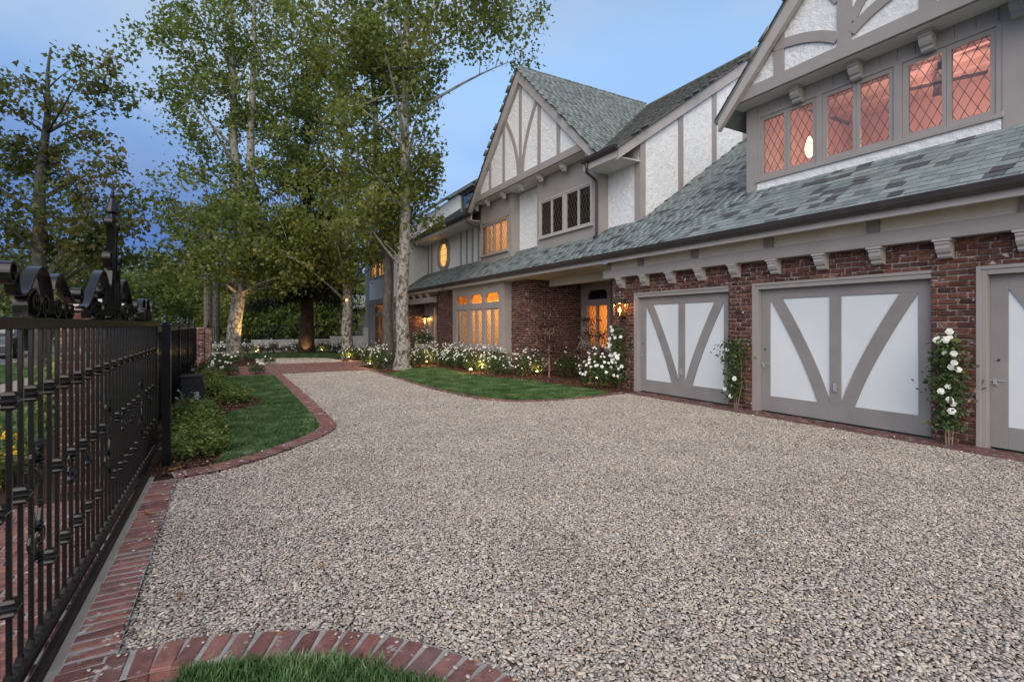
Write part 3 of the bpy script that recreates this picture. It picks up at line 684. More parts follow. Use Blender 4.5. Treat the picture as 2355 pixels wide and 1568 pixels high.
# garage front: piers and lintel
edges = [(8.70, 9.5), (5.68, 6.20), (2.58, 3.07), (-1.2, -.05)]
for a, b in edges: walls.box(8.215, 8.6, a+.012, b-.012, 0, 2.25)
walls.box(8.215, 8.6, G0, G1-.012, 2.245, 3.05)
brickwork((8.2, G0), (0, 1), G1-G0, 0, 2.72, [(a-G0, b-G0, -1, 2.25) for a, b in DOORS], normal=(-1, 0))
for a, b in edges[:3]:                          # returns of the piers, facing the camera side
    brickwork((8.30, a), (1, 0), .2, 0, 2.25, normal=(0, -1))
def close_wall(lb, limit):
    global walls, wall_items
    o = part(walls, 'brick_wall', 'mortar'); o['label'] = lb; pieces('brick', 'brickwork', wall_items, 'brick', o, limit); walls = MB(); wall_items = []; return o
close_wall('dark red brick piers and lintel around the garage doors', 300)
# porch: brick projection beside the bay window, its flank, the recess back wall
walls.box(8.315, 8.6, 13.78, 14.69, 0, 3.0)
walls.box(8.4, 10.52, 13.785, 14.0, 0, 3.0)
brickwork((8.3, 13.77), (0, 1), .95, 0, 3.0, normal=(-1, 0))
brickwork((8.4, 13.77), (1, 0), 2.1, 0, 3.0, normal=(0, -1))
close_wall('brick projection beside the bay window', 0)
walls.box(10.515, 10.7, 9.5, 12.16, 0, 3.0); walls.box(10.515, 10.7, 13.66, 13.78, 0, 3.0); walls.box(10.515, 10.7, 12.16, 13.66, 0, .72)
brickwork((10.5, 11.2), (0, 1), 2.55, 0, 3.0, [(.96, 2.46, .72, 4)], normal=(-1, 0))
close_wall('shaded brick wall at the back of the porch', 0)
# below the bay, the pier left of it, the entry flank
walls.box(8.015, 8.29, 14.705, 19.145, 0, .585); brickwork((8.0, 14.7), (0, 1), 4.45, 0, .57, normal=(-1, 0))
close_wall('low brick plinth under the bay window', 0)
walls.box(8.215, 9.0, 19.16, 21.28, 0, 3.0); brickwork((8.2, 19.16), (0, 1), 2.1, 0, 3.0, normal=(-1, 0))
close_wall('brick pier between bay window and front door', 0)
walls.box(7.41, 9.1, 25.515, 25.8, 0, 3.0); brickwork((7.4, 25.5), (1, 0), 1.68, 0, 2.75, normal=(0, -1))
close_wall('lamp-lit brick wall beside the front door', 0)

# ---- garage doors ----------------------------------------------------------
def brace(mb, p0, p1, p2, wd, x0, x1, n=14):
    """curved timber following a quadratic curve in the (y,z) plane"""
    c = []
    for i in range(n+1):
        t = i/n; q = [(1-t)**2*a+2*t*(1-t)*b+t*t*c_ for a, b, c_ in zip(p0, p1, p2)]; dq = [2*(1-t)*(b-a)+2*t*(c_-b) for a, b, c_ in zip(p0, p1, p2)]
        l = math.hypot(*dq) or 1; c.append((q, (-dq[1]/l, dq[0]/l)))
    poly = [(q[0]+nn[0]*wd/2, q[1]+nn[1]*wd/2) for q, nn in c]+[(q[0]-nn[0]*wd/2, q[1]-nn[1]*wd/2) for q, nn in reversed(c)]
    mb.prism(poly, 'x', x0, x1); return mb
lab = ['left garage door, beside the brick pier with the wall lantern', 'middle garage door', 'right garage door, cut by the edge of the picture']
for k, (a, b) in enumerate(DOORS):
    u = 8.31; top = 2.17
    ga, gb = a+.015, b-.085                     # door leaf
    fr = MB(); fr.box(8.205, 8.33, b-.085, b+.005, 0, 2.255); fr.box(8.205, 8.33, a-.005, b-.085, 2.17, 2.255)
    fr.box(8.19, 8.204, b-.03, b+.02, 0, 2.28); fr.box(8.19, 8.204, a-.005, b-.03, 2.235, 2.28)
    part(fr, 'door_frame', 'taupe', bevel=.004)
    d = part(B(u+.022, u+.06, ga, gb, .02, top), 'garage_door', 'white_panel'); d['label'] = lab[k]
    w_ = .165; mid = (ga+gb)/2
    part(B(u, u+.02, gb-w_, gb, .02, top), 'stile', 'taupe_door', d, bevel=.003); part(B(u, u+.02, ga, ga+w_, .02, top), 'stile', 'taupe_door', d, bevel=.003)
    part(B(u, u+.02, ga+w_, gb-w_, 2.0, top), 'rail', 'taupe_door', d, bevel=.003); part(B(u, u+.02, ga+w_, gb-w_, .02, .29), 'rail', 'taupe_door', d, bevel=.003)
    part(B(u-.002, u+.018, mid-.085, mid+.085, .29, 2.0), 'stile', 'taupe_door', d, bevel=.003)
    for s in (-1, 1):
        y0 = mid+s*((gb-ga)/2-w_-.10); y2 = mid+s*.16
        part(brace(MB(), (y0+s*.035, 2.07), (mid+s*.375, .98), (y2-s*.005, .22), .195, u+.003, u+.0205), 'brace', 'taupe_door', d)
    h = MB(); h.box(u-.02, u-.004, mid-.022, mid+.022, .49, .62); h.tube([(u-.045, mid, .51), (u-.05, mid, .555), (u-.045, mid, .60)], .009, 6); h.tube([(u-.045, mid, .51), (u-.01, mid, .505)], .008, 6); h.tube([(u-.045, mid, .60), (u-.01, mid, .605)], .008, 6)
    part(h, 'handle', 'grey_metal', d)
    l = MB(); l.box(u-.012, u-.002, gb-.15, gb+.06, .845, .862); l.box(u-.016, u-.002, gb-.06, gb-.03, .80, .875); l.tube([(u-.012, gb-.05, .83), (u-.04, gb-.075, .79)], .007, 6)
    part(l, 'latch', 'grey_metal', d)
    part(MB().lathe((0, 0, 0), [(.014, 0), (.014, .012)], 10), 'lock', 'gutter', d).matrix_local = Matrix.Translation((u-.002, gb-.08, 1.11)) @ Euler((0, R(-90), 0)).to_matrix().to_4x4()

# ---- beam, corbels, frieze, eave over the garages -----------------------------
part(B(8.02, 8.19, G0, 9.62, 2.66, 2.855), 'header_beam', 'taupe', bevel=.006)
part(B(8.192, 8.6, 9.505, 9.618, 2.655, 3.04), 'header_beam', 'taupe', bevel=.006)
CORB = [(0, 0), (-.17, 0), (-.175, -.035), (-.155, -.045), (-.15, -.09), (-.12, -.135), (-.085, -.155), (-.08, -.185), (-.055, -.205), (0, -.21)]
def corbel(name, x, y, z, wd, sc=1.0):
    mb = MB(); mb.prism([(x+p[0]*sc, z+p[1]*sc) for p in CORB], 'y', y-wd/2, y+wd/2); mb.box(x-.19*sc, x, y-wd/2-.02, y+wd/2+.02, z-.001, z+.028); return part(mb, name, 'soffit' if False else 'taupe_light')
MT['taupe_light'] = noise_mat('pale_taupe_paint', (.37, .35, .335), (.42, .395, .38), 2.5, .55, .3, .2, 35, .003)
for y in (9.08, 8.30, 7.53, 6.77, 6.0, 5.23, 4.45, 3.67, 2.89, 2.12, 1.35): corbel('corbel', 8.2, y, 2.63, .15, 1.05)
fz = [9.54, 8.42, 6.91, 5.33, 3.72, 2.1, .5, -1.0]
for y in fz: part(B(8.10, 8.19, y-.08, y+.08, 2.857, 3.05), 'frieze_post', 'taupe')
for a, b in zip(fz[1:], fz[:-1]): part(B(8.14, 8.20, a+.082, b-.082, 2.857, 3.05), 'frieze_panel', 'cream')
V0, V1 = -2.5, 25.45
part(B(7.785, 8.30, V0, 9.5, 3.052, 3.075), 'soffit', 'soffit')
part(B(7.785, 10.6, 9.505, V1, 3.0, 3.02), 'porch_ceiling', 'soffit')
part(B(9.2, 9.36, 9.63, 13.76, 2.80, 2.999), 'ceiling_beam', 'soffit')
part(B(7.745, 7.782, V0, V1, 3.0, 3.165), 'fascia', 'taupe_light', bevel=.004)
gp = [(7.744, 3.20), (7.744, 3.11), (7.70, 3.09), (7.655, 3.10), (7.635, 3.14), (7.625, 3.215), (7.638, 3.215), (7.65, 3.145), (7.70, 3.105), (7.732, 3.12), (7.732, 3.20)]
def gutter(pts, y0, y1, name='gutter'): return part(MB().prism(pts, 'y', y0, y1), name, 'gutter')
gutter(gp, V0, V1)

# ---- slates -----------------------------------------------------------------
SL = []
for k in range(5):
    r = random.Random(300+k); mb = MB(); hw = .111; L = .30; t = .015
    x0 = -.15; nx = 3
    c = [(-hw, 0), (hw, 0)]
    pts = [(-hw+r.uniform(0, .004), r.uniform(-.006, .006)), (-.03+r.uniform(-.03, .03), r.uniform(-.006, .004)), (hw-r.uniform(0, .004), r.uniform(-.006, .006)), (hw-r.uniform(0, .004), L), (-hw+r.uniform(0, .004), L)]
    mb.prism(pts, 'z', 0, t); SL.append(mb.mesh('slate_%d' % k, None))
def slates(P0, ax, up, wid, slope_len, expo, keep=None, mats='slate', w_=.225, tilt=.05):
    """rows of overlapping slates on a roof plane: P0 lower corner, ax along the eave, up the slope (unit vectors)"""
    ax = Vector(ax).normalized(); up = Vector(up).normalized(); nn = ax.cross(up).normalized()
    if nn.z < 0: nn = -nn
    items = []; row = 0; s = 0.
    while s < slope_len:
        a = -w_*rnd.uniform(.3, .7)*(1 if row % 2 else .05)+rnd.uniform(-.02, .02)
        while a < wid:
            ww = w_*rnd.uniform(.8, 1.18)
            c = a+ww/2; p = Vector(P0)+ax*c+up*s
            if 0 < c < wid and (keep is None or keep(p+up*.08)):
                M3 = Matrix((ax, up, nn)).transposed().to_4x4()
                mw = Matrix.Translation(p+nn*(.012+rnd.uniform(0, .004))+up*rnd.uniform(-.006, .006)) @ M3 @ Euler((-tilt+rnd.gauss(0, .006), rnd.gauss(0, .008), rnd.gauss(0, .008))).to_matrix().to_4x4() @ Matrix.Diagonal(((ww-.005)/.222, expo*1.6/.30, 1, 1))
                items.append((rnd.choice(SL), mw))
            a += ww
        s += expo; row += 1
    return items
def slate_meshes(mat):
    out = []
    for me in SL:
        q = me.copy(); q.materials.append(MT[mat]); q.name = 'slate'; out.append(q)
    return out
def lay(items, mat, parent, limit):
    mp = {me.name: q for me, q in zip(SL, slate_meshes(mat))}
    pieces('slate', 'slating', [(mp[me.name], mw) for me, mw in items], mat, parent, limit)
S = .687; upv = Vector((1, 0, S)).normalized()
# lower roof: a pent roof along the whole front, running up behind the dormer over the garages
deck = MB()
def roofslab(mb, poly3, th):
    k = len(mb.v); n = len(poly3); mb.v += [tuple(p) for p in poly3]+[(p[0], p[1], p[2]-th) for p in poly3]
    mb.f.append(tuple(k+i for i in range(n))); mb.f.append(tuple(k+n+i for i in range(n-1, -1, -1)))
    for i in range(n): j = (i+1) % n; mb.f.append((k+i, k+n+i, k+n+j, k+j))
rz = lambda u: 3.2+S*(u-7.7)
roofslab(deck, [(7.68, V0, rz(7.68)), (9.25, V0, rz(9.25)), (9.25, V1, rz(9.25)), (7.68, V1, rz(7.68))], .04)
for a, b in ((V0, 2.5), (6.35, 9.5)): roofslab(deck, [(9.25, a, rz(9.25)), (14.6, a, rz(14.6)), (14.6, b, rz(14.6)), (9.25, b, rz(9.25))], .04)
lower = part(deck, 'lower_roof', 'slate_side'); lower['label'] = 'long grey-green slate roof low over garages and porch'
def keep_low(p):
    if p.x > 9.12 and p.y > 9.42: return False
    if p.x > 9.10 and 2.3 < p.y < 6.5: return False
    if p.x > 10 and p.y < 6.3: return False
    if p.x > 8.78 and (10.72 < p.y < 13.9 or 15.58 < p.y < 18.15): return False
    return True
lay(slates((7.655, V0, rz(7.655)), (0, 1, 0), upv, V1-V0, 7.6, .150, keep_low, w_=.20), 'slate', lower, 300)

# ---- main block ---------------------------------------------------------------
MS = .695; mz = lambda u: 5.95+MS*(u-8.27)
st = MB()
st.prism([(9.15, 3.4), (14.1, 3.4), (19, 3.4), (19, 6.3), (14.1, 9.80), (9.15, 6.38)], 'y', 9.5, 9.7)
end_wall = part(st, 'gable_end_wall', 'stucco')
for a, b in ((9.7, 10.755), (13.875, 15.605), (18.115, 25.5)): part(B(9.15, 9.35, a, b, 3.3, 6.25), 'front_wall', 'stucco')
part(B(9.12, 9.30, 9.47, 9.5, 4.0, 6.3), 'corner_post', 'taupe'); part(B(9.122, 9.15, 9.501, 9.68, 3.8, 5.72), 'corner_post', 'taupe')
for u in (10.6, 11.95, 13.3): part(B(u-.09, u+.09, 9.474, 9.5, rz(u)-.1, mz(u)-.05), 'batten', 'taupe')
rb = MB(); rb.prism([(8.30, mz(8.30)-.05), (14.1, mz(14.1)-.05), (14.1, mz(14.1)-.43), (8.30, mz(8.30)-.36)], 'y', 9.40, 9.469); part(rb, 'rake_board', 'taupe_light')
md_ = MB()
for Q in ([(8.24, 9.33), (14.1, 9.33), (14.1, 14.28), (8.6, 10.45), (8.24, 10.3)], [(8.24, 18.26), (8.6, 18.11), (14.1, 14.28), (14.1, 26.5), (8.24, 26.5)]): roofslab(md_, [(u, v, mz(u)) for u, v in Q], .07)
roofslab(md_, [(14.1, 9.33, mz(14.1)), (20, 9.33, 5.9), (20, 26.5, 5.9), (14.1, 26.5, mz(14.1))], .07)
main_roof = part(md_, 'main_roof', 'slate_side'); main_roof['label'] = 'weathered dark grey main roof'
upm = Vector((1, 0, MS)).normalized()
def keep_main(p):
    if 9.9 < p.y < 18.65 and p.z < 10.0-.98*abs(p.y-14.28)-.05: return False
    return True
lay(slates((8.22, 9.33, mz(8.22)), (0, 1, 0), upm, 17.1, 7.1, .19, keep_main, w_=.24), 'slate_side', main_roof, 0)
cap = MB()
y = 9.3
while y < 26.4: cap.prism([(13.94, mz(13.94)+.045), (14.1, mz(14.1)+.07), (14.26, mz(13.94)+.045), (14.26, mz(13.94)+.02), (14.1, mz(14.1)+.04), (13.94, mz(13.94)+.02)], 'y', y, y+.27); y += .25
part(cap, 'ridge_cap', 'slate_side', main_roof)
# eaves of the main roof
part(B(8.32, 9.15, 9.472, 10.75, 5.70, 5.72), 'eave_soffit', 'soffit'); part(B(8.285, 8.318, 9.40, 10.75, 5.66, 5.93), 'eave_fascia', 'taupe_light')
part(B(8.32, 9.15, 18.15, 25.45, 5.70, 5.72), 'eave_soffit', 'soffit'); part(B(8.285, 8.318, 17.9, 25.45, 5.66, 5.93), 'eave_fascia', 'taupe_light')
gp2 = [(p[0]+.54, p[1]+2.74) for p in gp]
gutter(gp2, 9.34, 10.72); gutter(gp2, 17.85, 25.4)
dp = MB().tube([(8.24, 10.55, 5.84), (8.24, 10.55, 5.70), (8.30, 10.62, 5.60), (8.62, 10.70, 5.50), (8.70, 10.70, 5.42), (8.70, 10.70, 4.05), (8.62, 10.62, 3.95), (8.45, 10.5, 3.86)], .038, 8)
part(dp, 'downspout', 'gutter')
dp = MB().tube([(8.24, 18.3, 5.84), (8.24, 18.3, 5.70), (8.5, 18.25, 5.5), (8.9, 18.2, 5.4)], .035, 8); part(dp, 'downspout', 'gutter')
dp = MB().tube([(7.70, 19.5, 3.1), (7.72, 19.5, 2.95), (8.12, 19.45, 2.8), (8.15, 19.45, 2.6), (8.15, 19.45, .1)], .035, 8); part(dp, 'downspout', 'gutter')
for y in (19.0, 19.6, 20.2, 20.85, 24.6, 25.1): part(B(9.12, 9.15, y-.07, y+.07, 4.1, 5.7), 'batten', 'taupe')

# ---- front gable over two bays ---------------------------------------------------
GC, GH, GZ = 14.28, 4.1, 10.0
gs = (GZ-5.98)/GH; gz = lambda y: GZ-gs*abs(y-GC)
gw = part(MB().prism([(GC-3.35, 6.5), (GC+3.35, 6.5), (GC, GZ-.18)], 'x', 8.42, 8.6), 'gable_wall', 'stucco')
part(B(8.35, 8.6, GC-3.5, GC+3.5, 6.30, 6.52), 'gable_beam', 'taupe', bevel=.005)
part(B(8.42, 9.3, GC-3.6, GC+3.6, 6.28, 6.299), 'jetty_soffit', 'soffit')
for y in (18.0, 17.0, 15.75, 14.5, 13.3, 12.05, 10.85): corbel('corbel', 8.62, y, 6.27, .14, 1.05)
def rakes(C, H, Z, x0, x1, z_of, wd, par=None):
    for s in (-1, 1):
        mb = MB(); yt = C+s*H
        mb.prism([(C, Z+.0), (yt, z_of(yt)), (yt, z_of(yt)-wd), (C, Z-wd*1.45)], 'x', x0, x1); part(mb, 'rake_board', 'taupe_light')
        mb = MB(); mb.prism([(C, Z+.045), (yt+s*.05, z_of(yt)-.01), (yt+s*.05, z_of(yt)-.06), (C, Z-.005)], 'x', x0-.035, x0+.25); part(mb, 'roof_edge', 'gutter')
rakes(GC, GH, GZ, 8.30, 8.40, gz, .30)
tm = [(GC, 6.52, 9.55, .15), (GC+1.15, 6.52, 8.6, .15), (GC-1.15, 6.52, 8.6, .15), (GC+2.2, 6.52, 7.6, .15), (GC-2.2, 6.52, 7.6, .15), (GC+3.05, 6.52, 6.75, .13)]
for y, a, b, w_ in tm: part(B(8.385, 8.42, y-w_/2, y+w_/2, a, b), 'timber', 'taupe')
for s in (-1, 1): part(brace(MB(), (GC+s*.14, 6.52), (GC+s*.16, 7.55), (GC+s*1.02, 8.62), .15, 8.388, 8.42), 'timber', 'taupe')
ge = MB()
for s in (-1, 1):
    t = (GC+s*GH, gz(GC+GH)); roofslab(ge, [(8.27, GC, GZ+.04), (8.27, t[0]+s*.05, t[1]), (8.45, t[0]+s*.05, t[1]), (14.1, GC, GZ+.04)], .05)
gable_roof = part(ge, 'gable_roof', 'slate_main'); gable_roof['label'] = 'steep grey-green slate roof of the front gable'
for s in (-1, 1):
    upg = Vector((0, -s, gs)).normalized(); ln = math.hypot(GH, GZ-5.98)
    lay(slates((8.27, GC+s*(GH+.04), 5.97), (1, 0, 0), upg, 5.9, ln-.02, .17, lambda p: p.z > mz(p.x)-.03, w_=.21), 'slate_main', gable_roof, 0)
cap = MB(); x = 8.25
while x < 13.9: cap.prism([(GC-.13, GZ-.06), (GC, GZ+.085), (GC+.13, GZ-.06), (GC+.13, GZ-.085), (GC, GZ+.055), (GC-.13, GZ-.085)], 'x', x, x+.26); x += .24
part(cap, 'ridge_cap', 'slate_main', gable_roof)

# ---- windows --------------------------------------------------------------------
def clip_poly(poly, x0, x1, y0, y1):
    def cl(p, f, inter):
        out = []
        for i in range(len(p)):
            a, b = p[i-1], p[i]
            if f(b):
                if not f(a): out.append(inter(a, b))
                out.append(b)
            elif f(a): out.append(inter(a, b))
        return out
    for ax, lim, sg in ((0, x0, 1), (0, x1, -1), (1, y0, 1), (1, y1, -1)):
        f = lambda q: sg*(q[ax]-lim) >= 0
        def inter(a, b):
            t = (lim-a[ax])/(b[ax]-a[ax]); return (a[0]+t*(b[0]-a[0]), a[1]+t*(b[1]-a[1]))
        poly = cl(poly, f, inter)
        if len(poly) < 3: return None
    return poly
def lattice(y0, y1, z0, z1, dw, dh, u, bw, th=.006):
    """diamond leading between the given limits"""
    mb = MB(); sl = dh/dw
    for s in (-1, 1):
        k = -60
        while k < 60:
            # line z = s*sl*(y-yc) + k*dh
            yc = (y0+y1)/2; zc = (z0+z1)/2+k*dh
            n = math.hypot(1, sl); hw = bw/2*n
            poly = clip_poly([(y0-1, zc+s*sl*(y0-1-yc)-hw), (y1+1, zc+s*sl*(y1+1-yc)-hw), (y1+1, zc+s*sl*(y1+1-yc)+hw), (y0-1, zc+s*sl*(y0-1-yc)+hw)], y0, y1, z0, z1)
            if poly: mb.prism(poly, 'x', u+(.0 if s < 0 else .0012), u+th+(.0 if s < 0 else .0012))
            k += 1
    return mb
def diamonds(y0, y1, z0, z1, dw, dh):
    out = []; yc, zc = (y0+y1)/2, (z0+z1)/2
    for i in range(-14, 15):
        for j in range(-14, 15):
            # cell centre of the lattice
            cy_ = yc+(i-j)*dw/2; cz_ = zc+(i+j+1)*dh/2
            p = clip_poly([(cy_-dw/2, cz_), (cy_, cz_-dh/2), (cy_+dw/2, cz_), (cy_, cz_+dh/2)], y0, y1, z0, z1)
            if p and len(p) > 2:
                a = abs(sum(p[k-1][0]*p[k][1]-p[k][0]*p[k-1][1] for k in range(len(p))))/2
                if a > .0006: out.append(p)
    return out
def wall_hole(mb, u0, u1, y0, y1, z0, z1, hy0, hy1, hz0, hz1):
    mb.box(u0, u1, y0, hy0, z0, z1); mb.box(u0, u1, hy1, y1, z0, z1); mb.box(u0, u1, hy0, hy1, z0, hz0); mb.box(u0, u1, hy0, hy1, hz1, z1); return mb
def room(nm, x0, x1, y0, y1, z0, z1, mat, mat2=None):
    """a closed room behind a window; its front is the wall itself"""
    t = .04; mb = MB()
    mb.box(x1, x1+t, y0-t, y1+t, z0-t, z1+t); mb.box(x0, x1, y0-t, y0, z0-t, z1+t); mb.box(x0, x1, y1, y1+t, z0-t, z1+t)
    o = part(mb, nm, mat)
    part(B(x0, x1, y0, y1, z1, z1+t), 'ceiling', mat2 or mat, o); part(B(x0, x1, y0, y1, z0-t, z0), 'floor', 'wood', o); return o
def window(u, sashes, z0, z1, frame_w, dw, dh, lead=.008, glass='glass', split=False, outer=None, mull='taupe_light', label=None, post=None):
    """sashes: glass limits along the wall. Frame, one sash frame for each pane, leading, glass"""
    ya, yb = min(s[0] for s in sashes), max(s[1] for s in sashes)
    oy0, oy1, oz0, oz1 = outer or (ya-frame_w, yb+frame_w, z0-frame_w, z1+frame_w)
    f = MB(); f.box(u-.03, u+.08, oy0, oy0+frame_w*.55, oz0, oz1); f.box(u-.03, u+.08, oy1-frame_w*.55, oy1, oz0, oz1); f.box(u-.03, u+.08, oy0+frame_w*.55, oy1-frame_w*.55, oz1-frame_w*.55, oz1)
    W = part(f, 'window', mull)
    if label: W['label'] = label
    part(B(u-.07, u+.08, oy0-.02, oy1+.02, oz0-.02, oz0+frame_w*.5), 'sill', mull, W, bevel=.004)
    ss = sorted(sashes)
    for i, (a, b) in enumerate(ss):
        la = oy0+frame_w*.55 if i == 0 else (ss[i-1][1]+a)/2+.002
        lb = oy1-frame_w*.55 if i == len(ss)-1 else (b+ss[i+1][0])/2-.002
        if a-la > .08: la = a-.075
        if lb-b > .08: lb = b+.075
        s = MB(); d0, d1 = u-.012, u+.05
        s.box(d0, d1, la, a, oz0+frame_w*.5, oz1-frame_w*.55); s.box(d0, d1, b, lb, oz0+frame_w*.5, oz1-frame_w*.55); s.box(d0, d1, a, b, oz0+frame_w*.5, z0); s.box(d0, d1, a, b, z1, oz1-frame_w*.55)
        part(s, 'sash', mull, W)
        if dw: part(lattice(a, b, z0, z1, dw, dh, u+.012, lead), 'leading', 'lead', W)
        if split:
            for p in diamonds(a, b, z0, z1, dw, dh):
                cy_ = sum(q[0] for q in p)/len(p); cz_ = sum(q[1] for q in p)/len(p); ty, tz = rnd.gauss(0, .008), rnd.gauss(0, .008)
                mb = MB(); mb.v = [(u+.017+(q[0]-cy_)*ty+(q[1]-cz_)*tz, q[0], q[1]) for q in p]; mb.f = [tuple(range(len(p)))]
                part(mb, 'pane', glass, W)
        else: part(MB().quadbox([(u+.017, a, z0), (u+.021, a, z0), (u+.021, b, z0), (u+.017, b, z0), (u+.017, a, z1), (u+.021, a, z1), (u+.021, b, z1), (u+.017, b, z1)]), 'pane', glass, W)
    for i in range(len(ss)-1):                      # posts between the pairs
        a, b = ss[i][1], ss[i+1][0]
        if b-a > .17: part(B(u-.035, u+.07, a+.078, b-.078, oz0+frame_w*.5, oz1-frame_w*.55), 'mullion', mull, W)
    return W

# bays under the front gable
by = MB(); wall_hole(by, 8.8, 9.2, 10.75, 13.88, 3.7, 6.28, 10.99, 13.70, 4.30, 5.56); part(by, 'bay', 'taupe')
window(8.79, [(11.08, 11.58), (11.66, 12.20), (12.42, 12.96), (13.04, 13.60)], 4.41, 5.44, .10, .13, .26, glass='glass_dark', label='unlit four-light leaded window reflecting the sky')
r1 = room('bedroom', 9.2, 11.6, 10.8, 13.85, 3.9, 6.2, 'room_dark'); lamp('room_lamp', (10.4, 11.6, 5.2), 26, (1, .55, .25), .1, house)  # lamp added to lift the black panes; this bedroom is unlit
by = MB(); wall_hole(by, 8.8, 9.2, 15.6, 18.12, 3.7, 6.28, 15.78, 18.02, 4.20, 5.52); part(by, 'bay', 'taupe')
window(8.79, [(15.9, 16.36), (16.44, 16.88), (17.02, 17.46), (17.52, 17.94)], 4.31, 5.38, .09, .13, .26, label='lit four-light leaded window under the front gable', mull='taupe')
room('bedroom', 9.2, 11.2, 15.62, 18.1, 3.9, 6.2, 'room'); lamp('room_lamp', (10.4, 16.5, 5.3), 58, (1, .60, .26), .12, house)
# eight-sided window
ow, oh = .52, .72; oc = (22.85, 4.92)
def octo(w_, h_): return [(oc[0]-w_, oc[1]-h_*.5), (oc[0]-w_*.5, oc[1]-h_), (oc[0]+w_*.5, oc[1]-h_), (oc[0]+w_, oc[1]-h_*.5), (oc[0]+w_, oc[1]+h_*.5), (oc[0]+w_*.5, oc[1]+h_), (oc[0]-w_*.5, oc[1]+h_), (oc[0]-w_, oc[1]+h_*.5)]
def ring(mb, A, Bq, x0, x1):
    n = len(A)
    for i in range(n):
        j = (i+1) % n; mb.quadbox([(x0, *A[i]), (x1, *A[i]), (x1, *A[j]), (x0, *A[j]), (x0, *Bq[i]), (x1, *Bq[i]), (x1, *Bq[j]), (x0, *Bq[j])])
    return mb
ow1 = part(ring(MB(), octo(.70, .74), octo(.49, .54), 9.05, 9.148), 'window', 'taupe'); ow1['label'] = 'lit eight-sided window on the white upper wall'
part(MB().prism(octo(.50, .55), 'x', 9.125, 9.130), 'pane', 'glass', ow1)
part(MB().prism(octo(.50, .55), 'x', 9.138, 9.146), 'lit_blind', emit_mat('lit_blind', (1, .50, .13), 1.25), ow1)  # window glow put into an emitting panel
le = MB()
for y in (-.2, 0, .2): le.box(9.112, 9.120, oc[0]+y-.009, oc[0]+y+.009, oc[1]-.52, oc[1]+.52)
for z in (-.3, 0, .3): le.box(9.108, 9.113, oc[0]-.47, oc[0]+.47, oc[1]+z-.009, oc[1]+z+.009)
part(le, 'leading', 'lead', ow1)

# ground-floor bay window: three pairs of casements with shaped fanlights
BU = 8.0
bm_ = MB(); bm_.box(BU+.02, 8.3, 14.703, 14.76, .69, 2.77); bm_.box(BU+.02, 8.3, 19.09, 19.147, .69, 2.77); bm_.box(BU, 8.3, 14.7, 19.15, 2.76, 2.998); bm_.box(BU-.03, 8.299, 14.68, 19.17, .58, .70)
bay = part(bm_, 'bay_window', 'taupe'); bay['label'] = 'large lit ground-floor bay of three leaded windows with fanlights'
cells = [(15.08, 16.13), (16.40, 17.40), (17.70, 18.72)]
fr = MB(); ed = [14.76]+[q for c in cells for q in c]+[19.09]
for i in range(0, len(ed), 2): fr.box(BU+.005, BU+.1, ed[i], ed[i+1], .70, 2.759)
fr.box(BU-.002, BU+.098, 14.765, 19.085, 2.12, 2.34)
for a, b in cells:
    c = .14
    fr.prism([(a, 2.759), (a, 2.52), (a+c, 2.66), (a+c, 2.759)], 'x', BU+.005, BU+.1); fr.prism([(b, 2.759), (b-c, 2.759), (b-c, 2.66), (b, 2.52)], 'x', BU+.005, BU+.1); fr.box(BU+.006, BU+.1, a+c, b-c, 2.66, 2.759)
part(fr, 'frame', 'taupe', bay)
for a, b in cells:
    mid = (a+b)/2
    part(B(BU+.02, BU+.08, mid-.045, mid+.045, .74, 2.12), 'mullion', 'taupe', bay)
    tr = MB(); tr.prism([(a, 2.36), (b, 2.36), (b, 2.53), (b-.14, 2.665), (a+.14, 2.665), (a, 2.53)], 'x', BU+.06, BU+.064); part(tr, 'pane', 'glass_amber', bay)
    tl = MB(); tl.box(BU+.052, BU+.058, mid-.006, mid+.006, 2.34, 2.66)
    for s in (-1, 1): brace(tl, (mid+s*.06, 2.36), (mid+s*.05, 2.5), (mid+s*.3, 2.60), .010, BU+.050, BU+.0515); brace(tl, (mid+s*.12, 2.50), (mid+s*.3, 2.40), (mid+s*.45, 2.5), .010, BU+.0535, BU+.055)
    part(tl, 'leading', 'lead', bay)
    for p, q in ((a, mid-.045), (mid+.045, b)):
        s = MB(); s.box(BU+.03, BU+.07, p, p+.05, .74, 2.12); s.box(BU+.03, BU+.07, q-.05, q, .74, 2.12); s.box(BU+.03, BU+.07, p+.05, q-.05, .70, .81); s.box(BU+.03, BU+.07, p+.05, q-.05, 2.07, 2.12); part(s, 'sash', 'taupe', bay)
        part(lattice(p+.05, q-.05, .81, 2.07, .11, .20, BU+.042, .007), 'leading', 'lead', bay)
        part(B(BU+.052, BU+.056, p+.05, q-.05, .81, 2.07), 'pane', 'glass', bay)
room('stair_hall', 8.3, 10.4, 14.76, 19.09, .3, 2.95, 'room')
lamp('room_lamp', (9.5, 15.4, 2.35), 62, (1, .60, .26), .12, house); lamp('room_lamp', (9.6, 17.9, 2.2), 58, (1, .60, .26), .12, house)
for z in (1.05, 1.62):
    ring(MB(), [(17.25, z), (17.85, z), (17.85, z+.48), (17.25, z+.48)], [(17.29, z+.04), (17.81, z+.04), (17.81, z+.44), (17.29, z+.44)], 10.34, 10.38).build('picture_frame', 'dark_wood', house)
sr = MB(); sr.tube([(9.9, 16.5, 1.05), (9.9, 15.2, 2.0), (9.9, 14.8, 2.1)], .035, 8); sr.tube([(9.9, 16.5, .3), (9.9, 16.5, 1.2)], .05, 8)
for y in (15.3, 15.7, 16.1): sr.tube([(9.9, y, .5+(16.5-y)*.7), (9.9, y, 1.05+(16.5-y)*.73)], .015, 6)
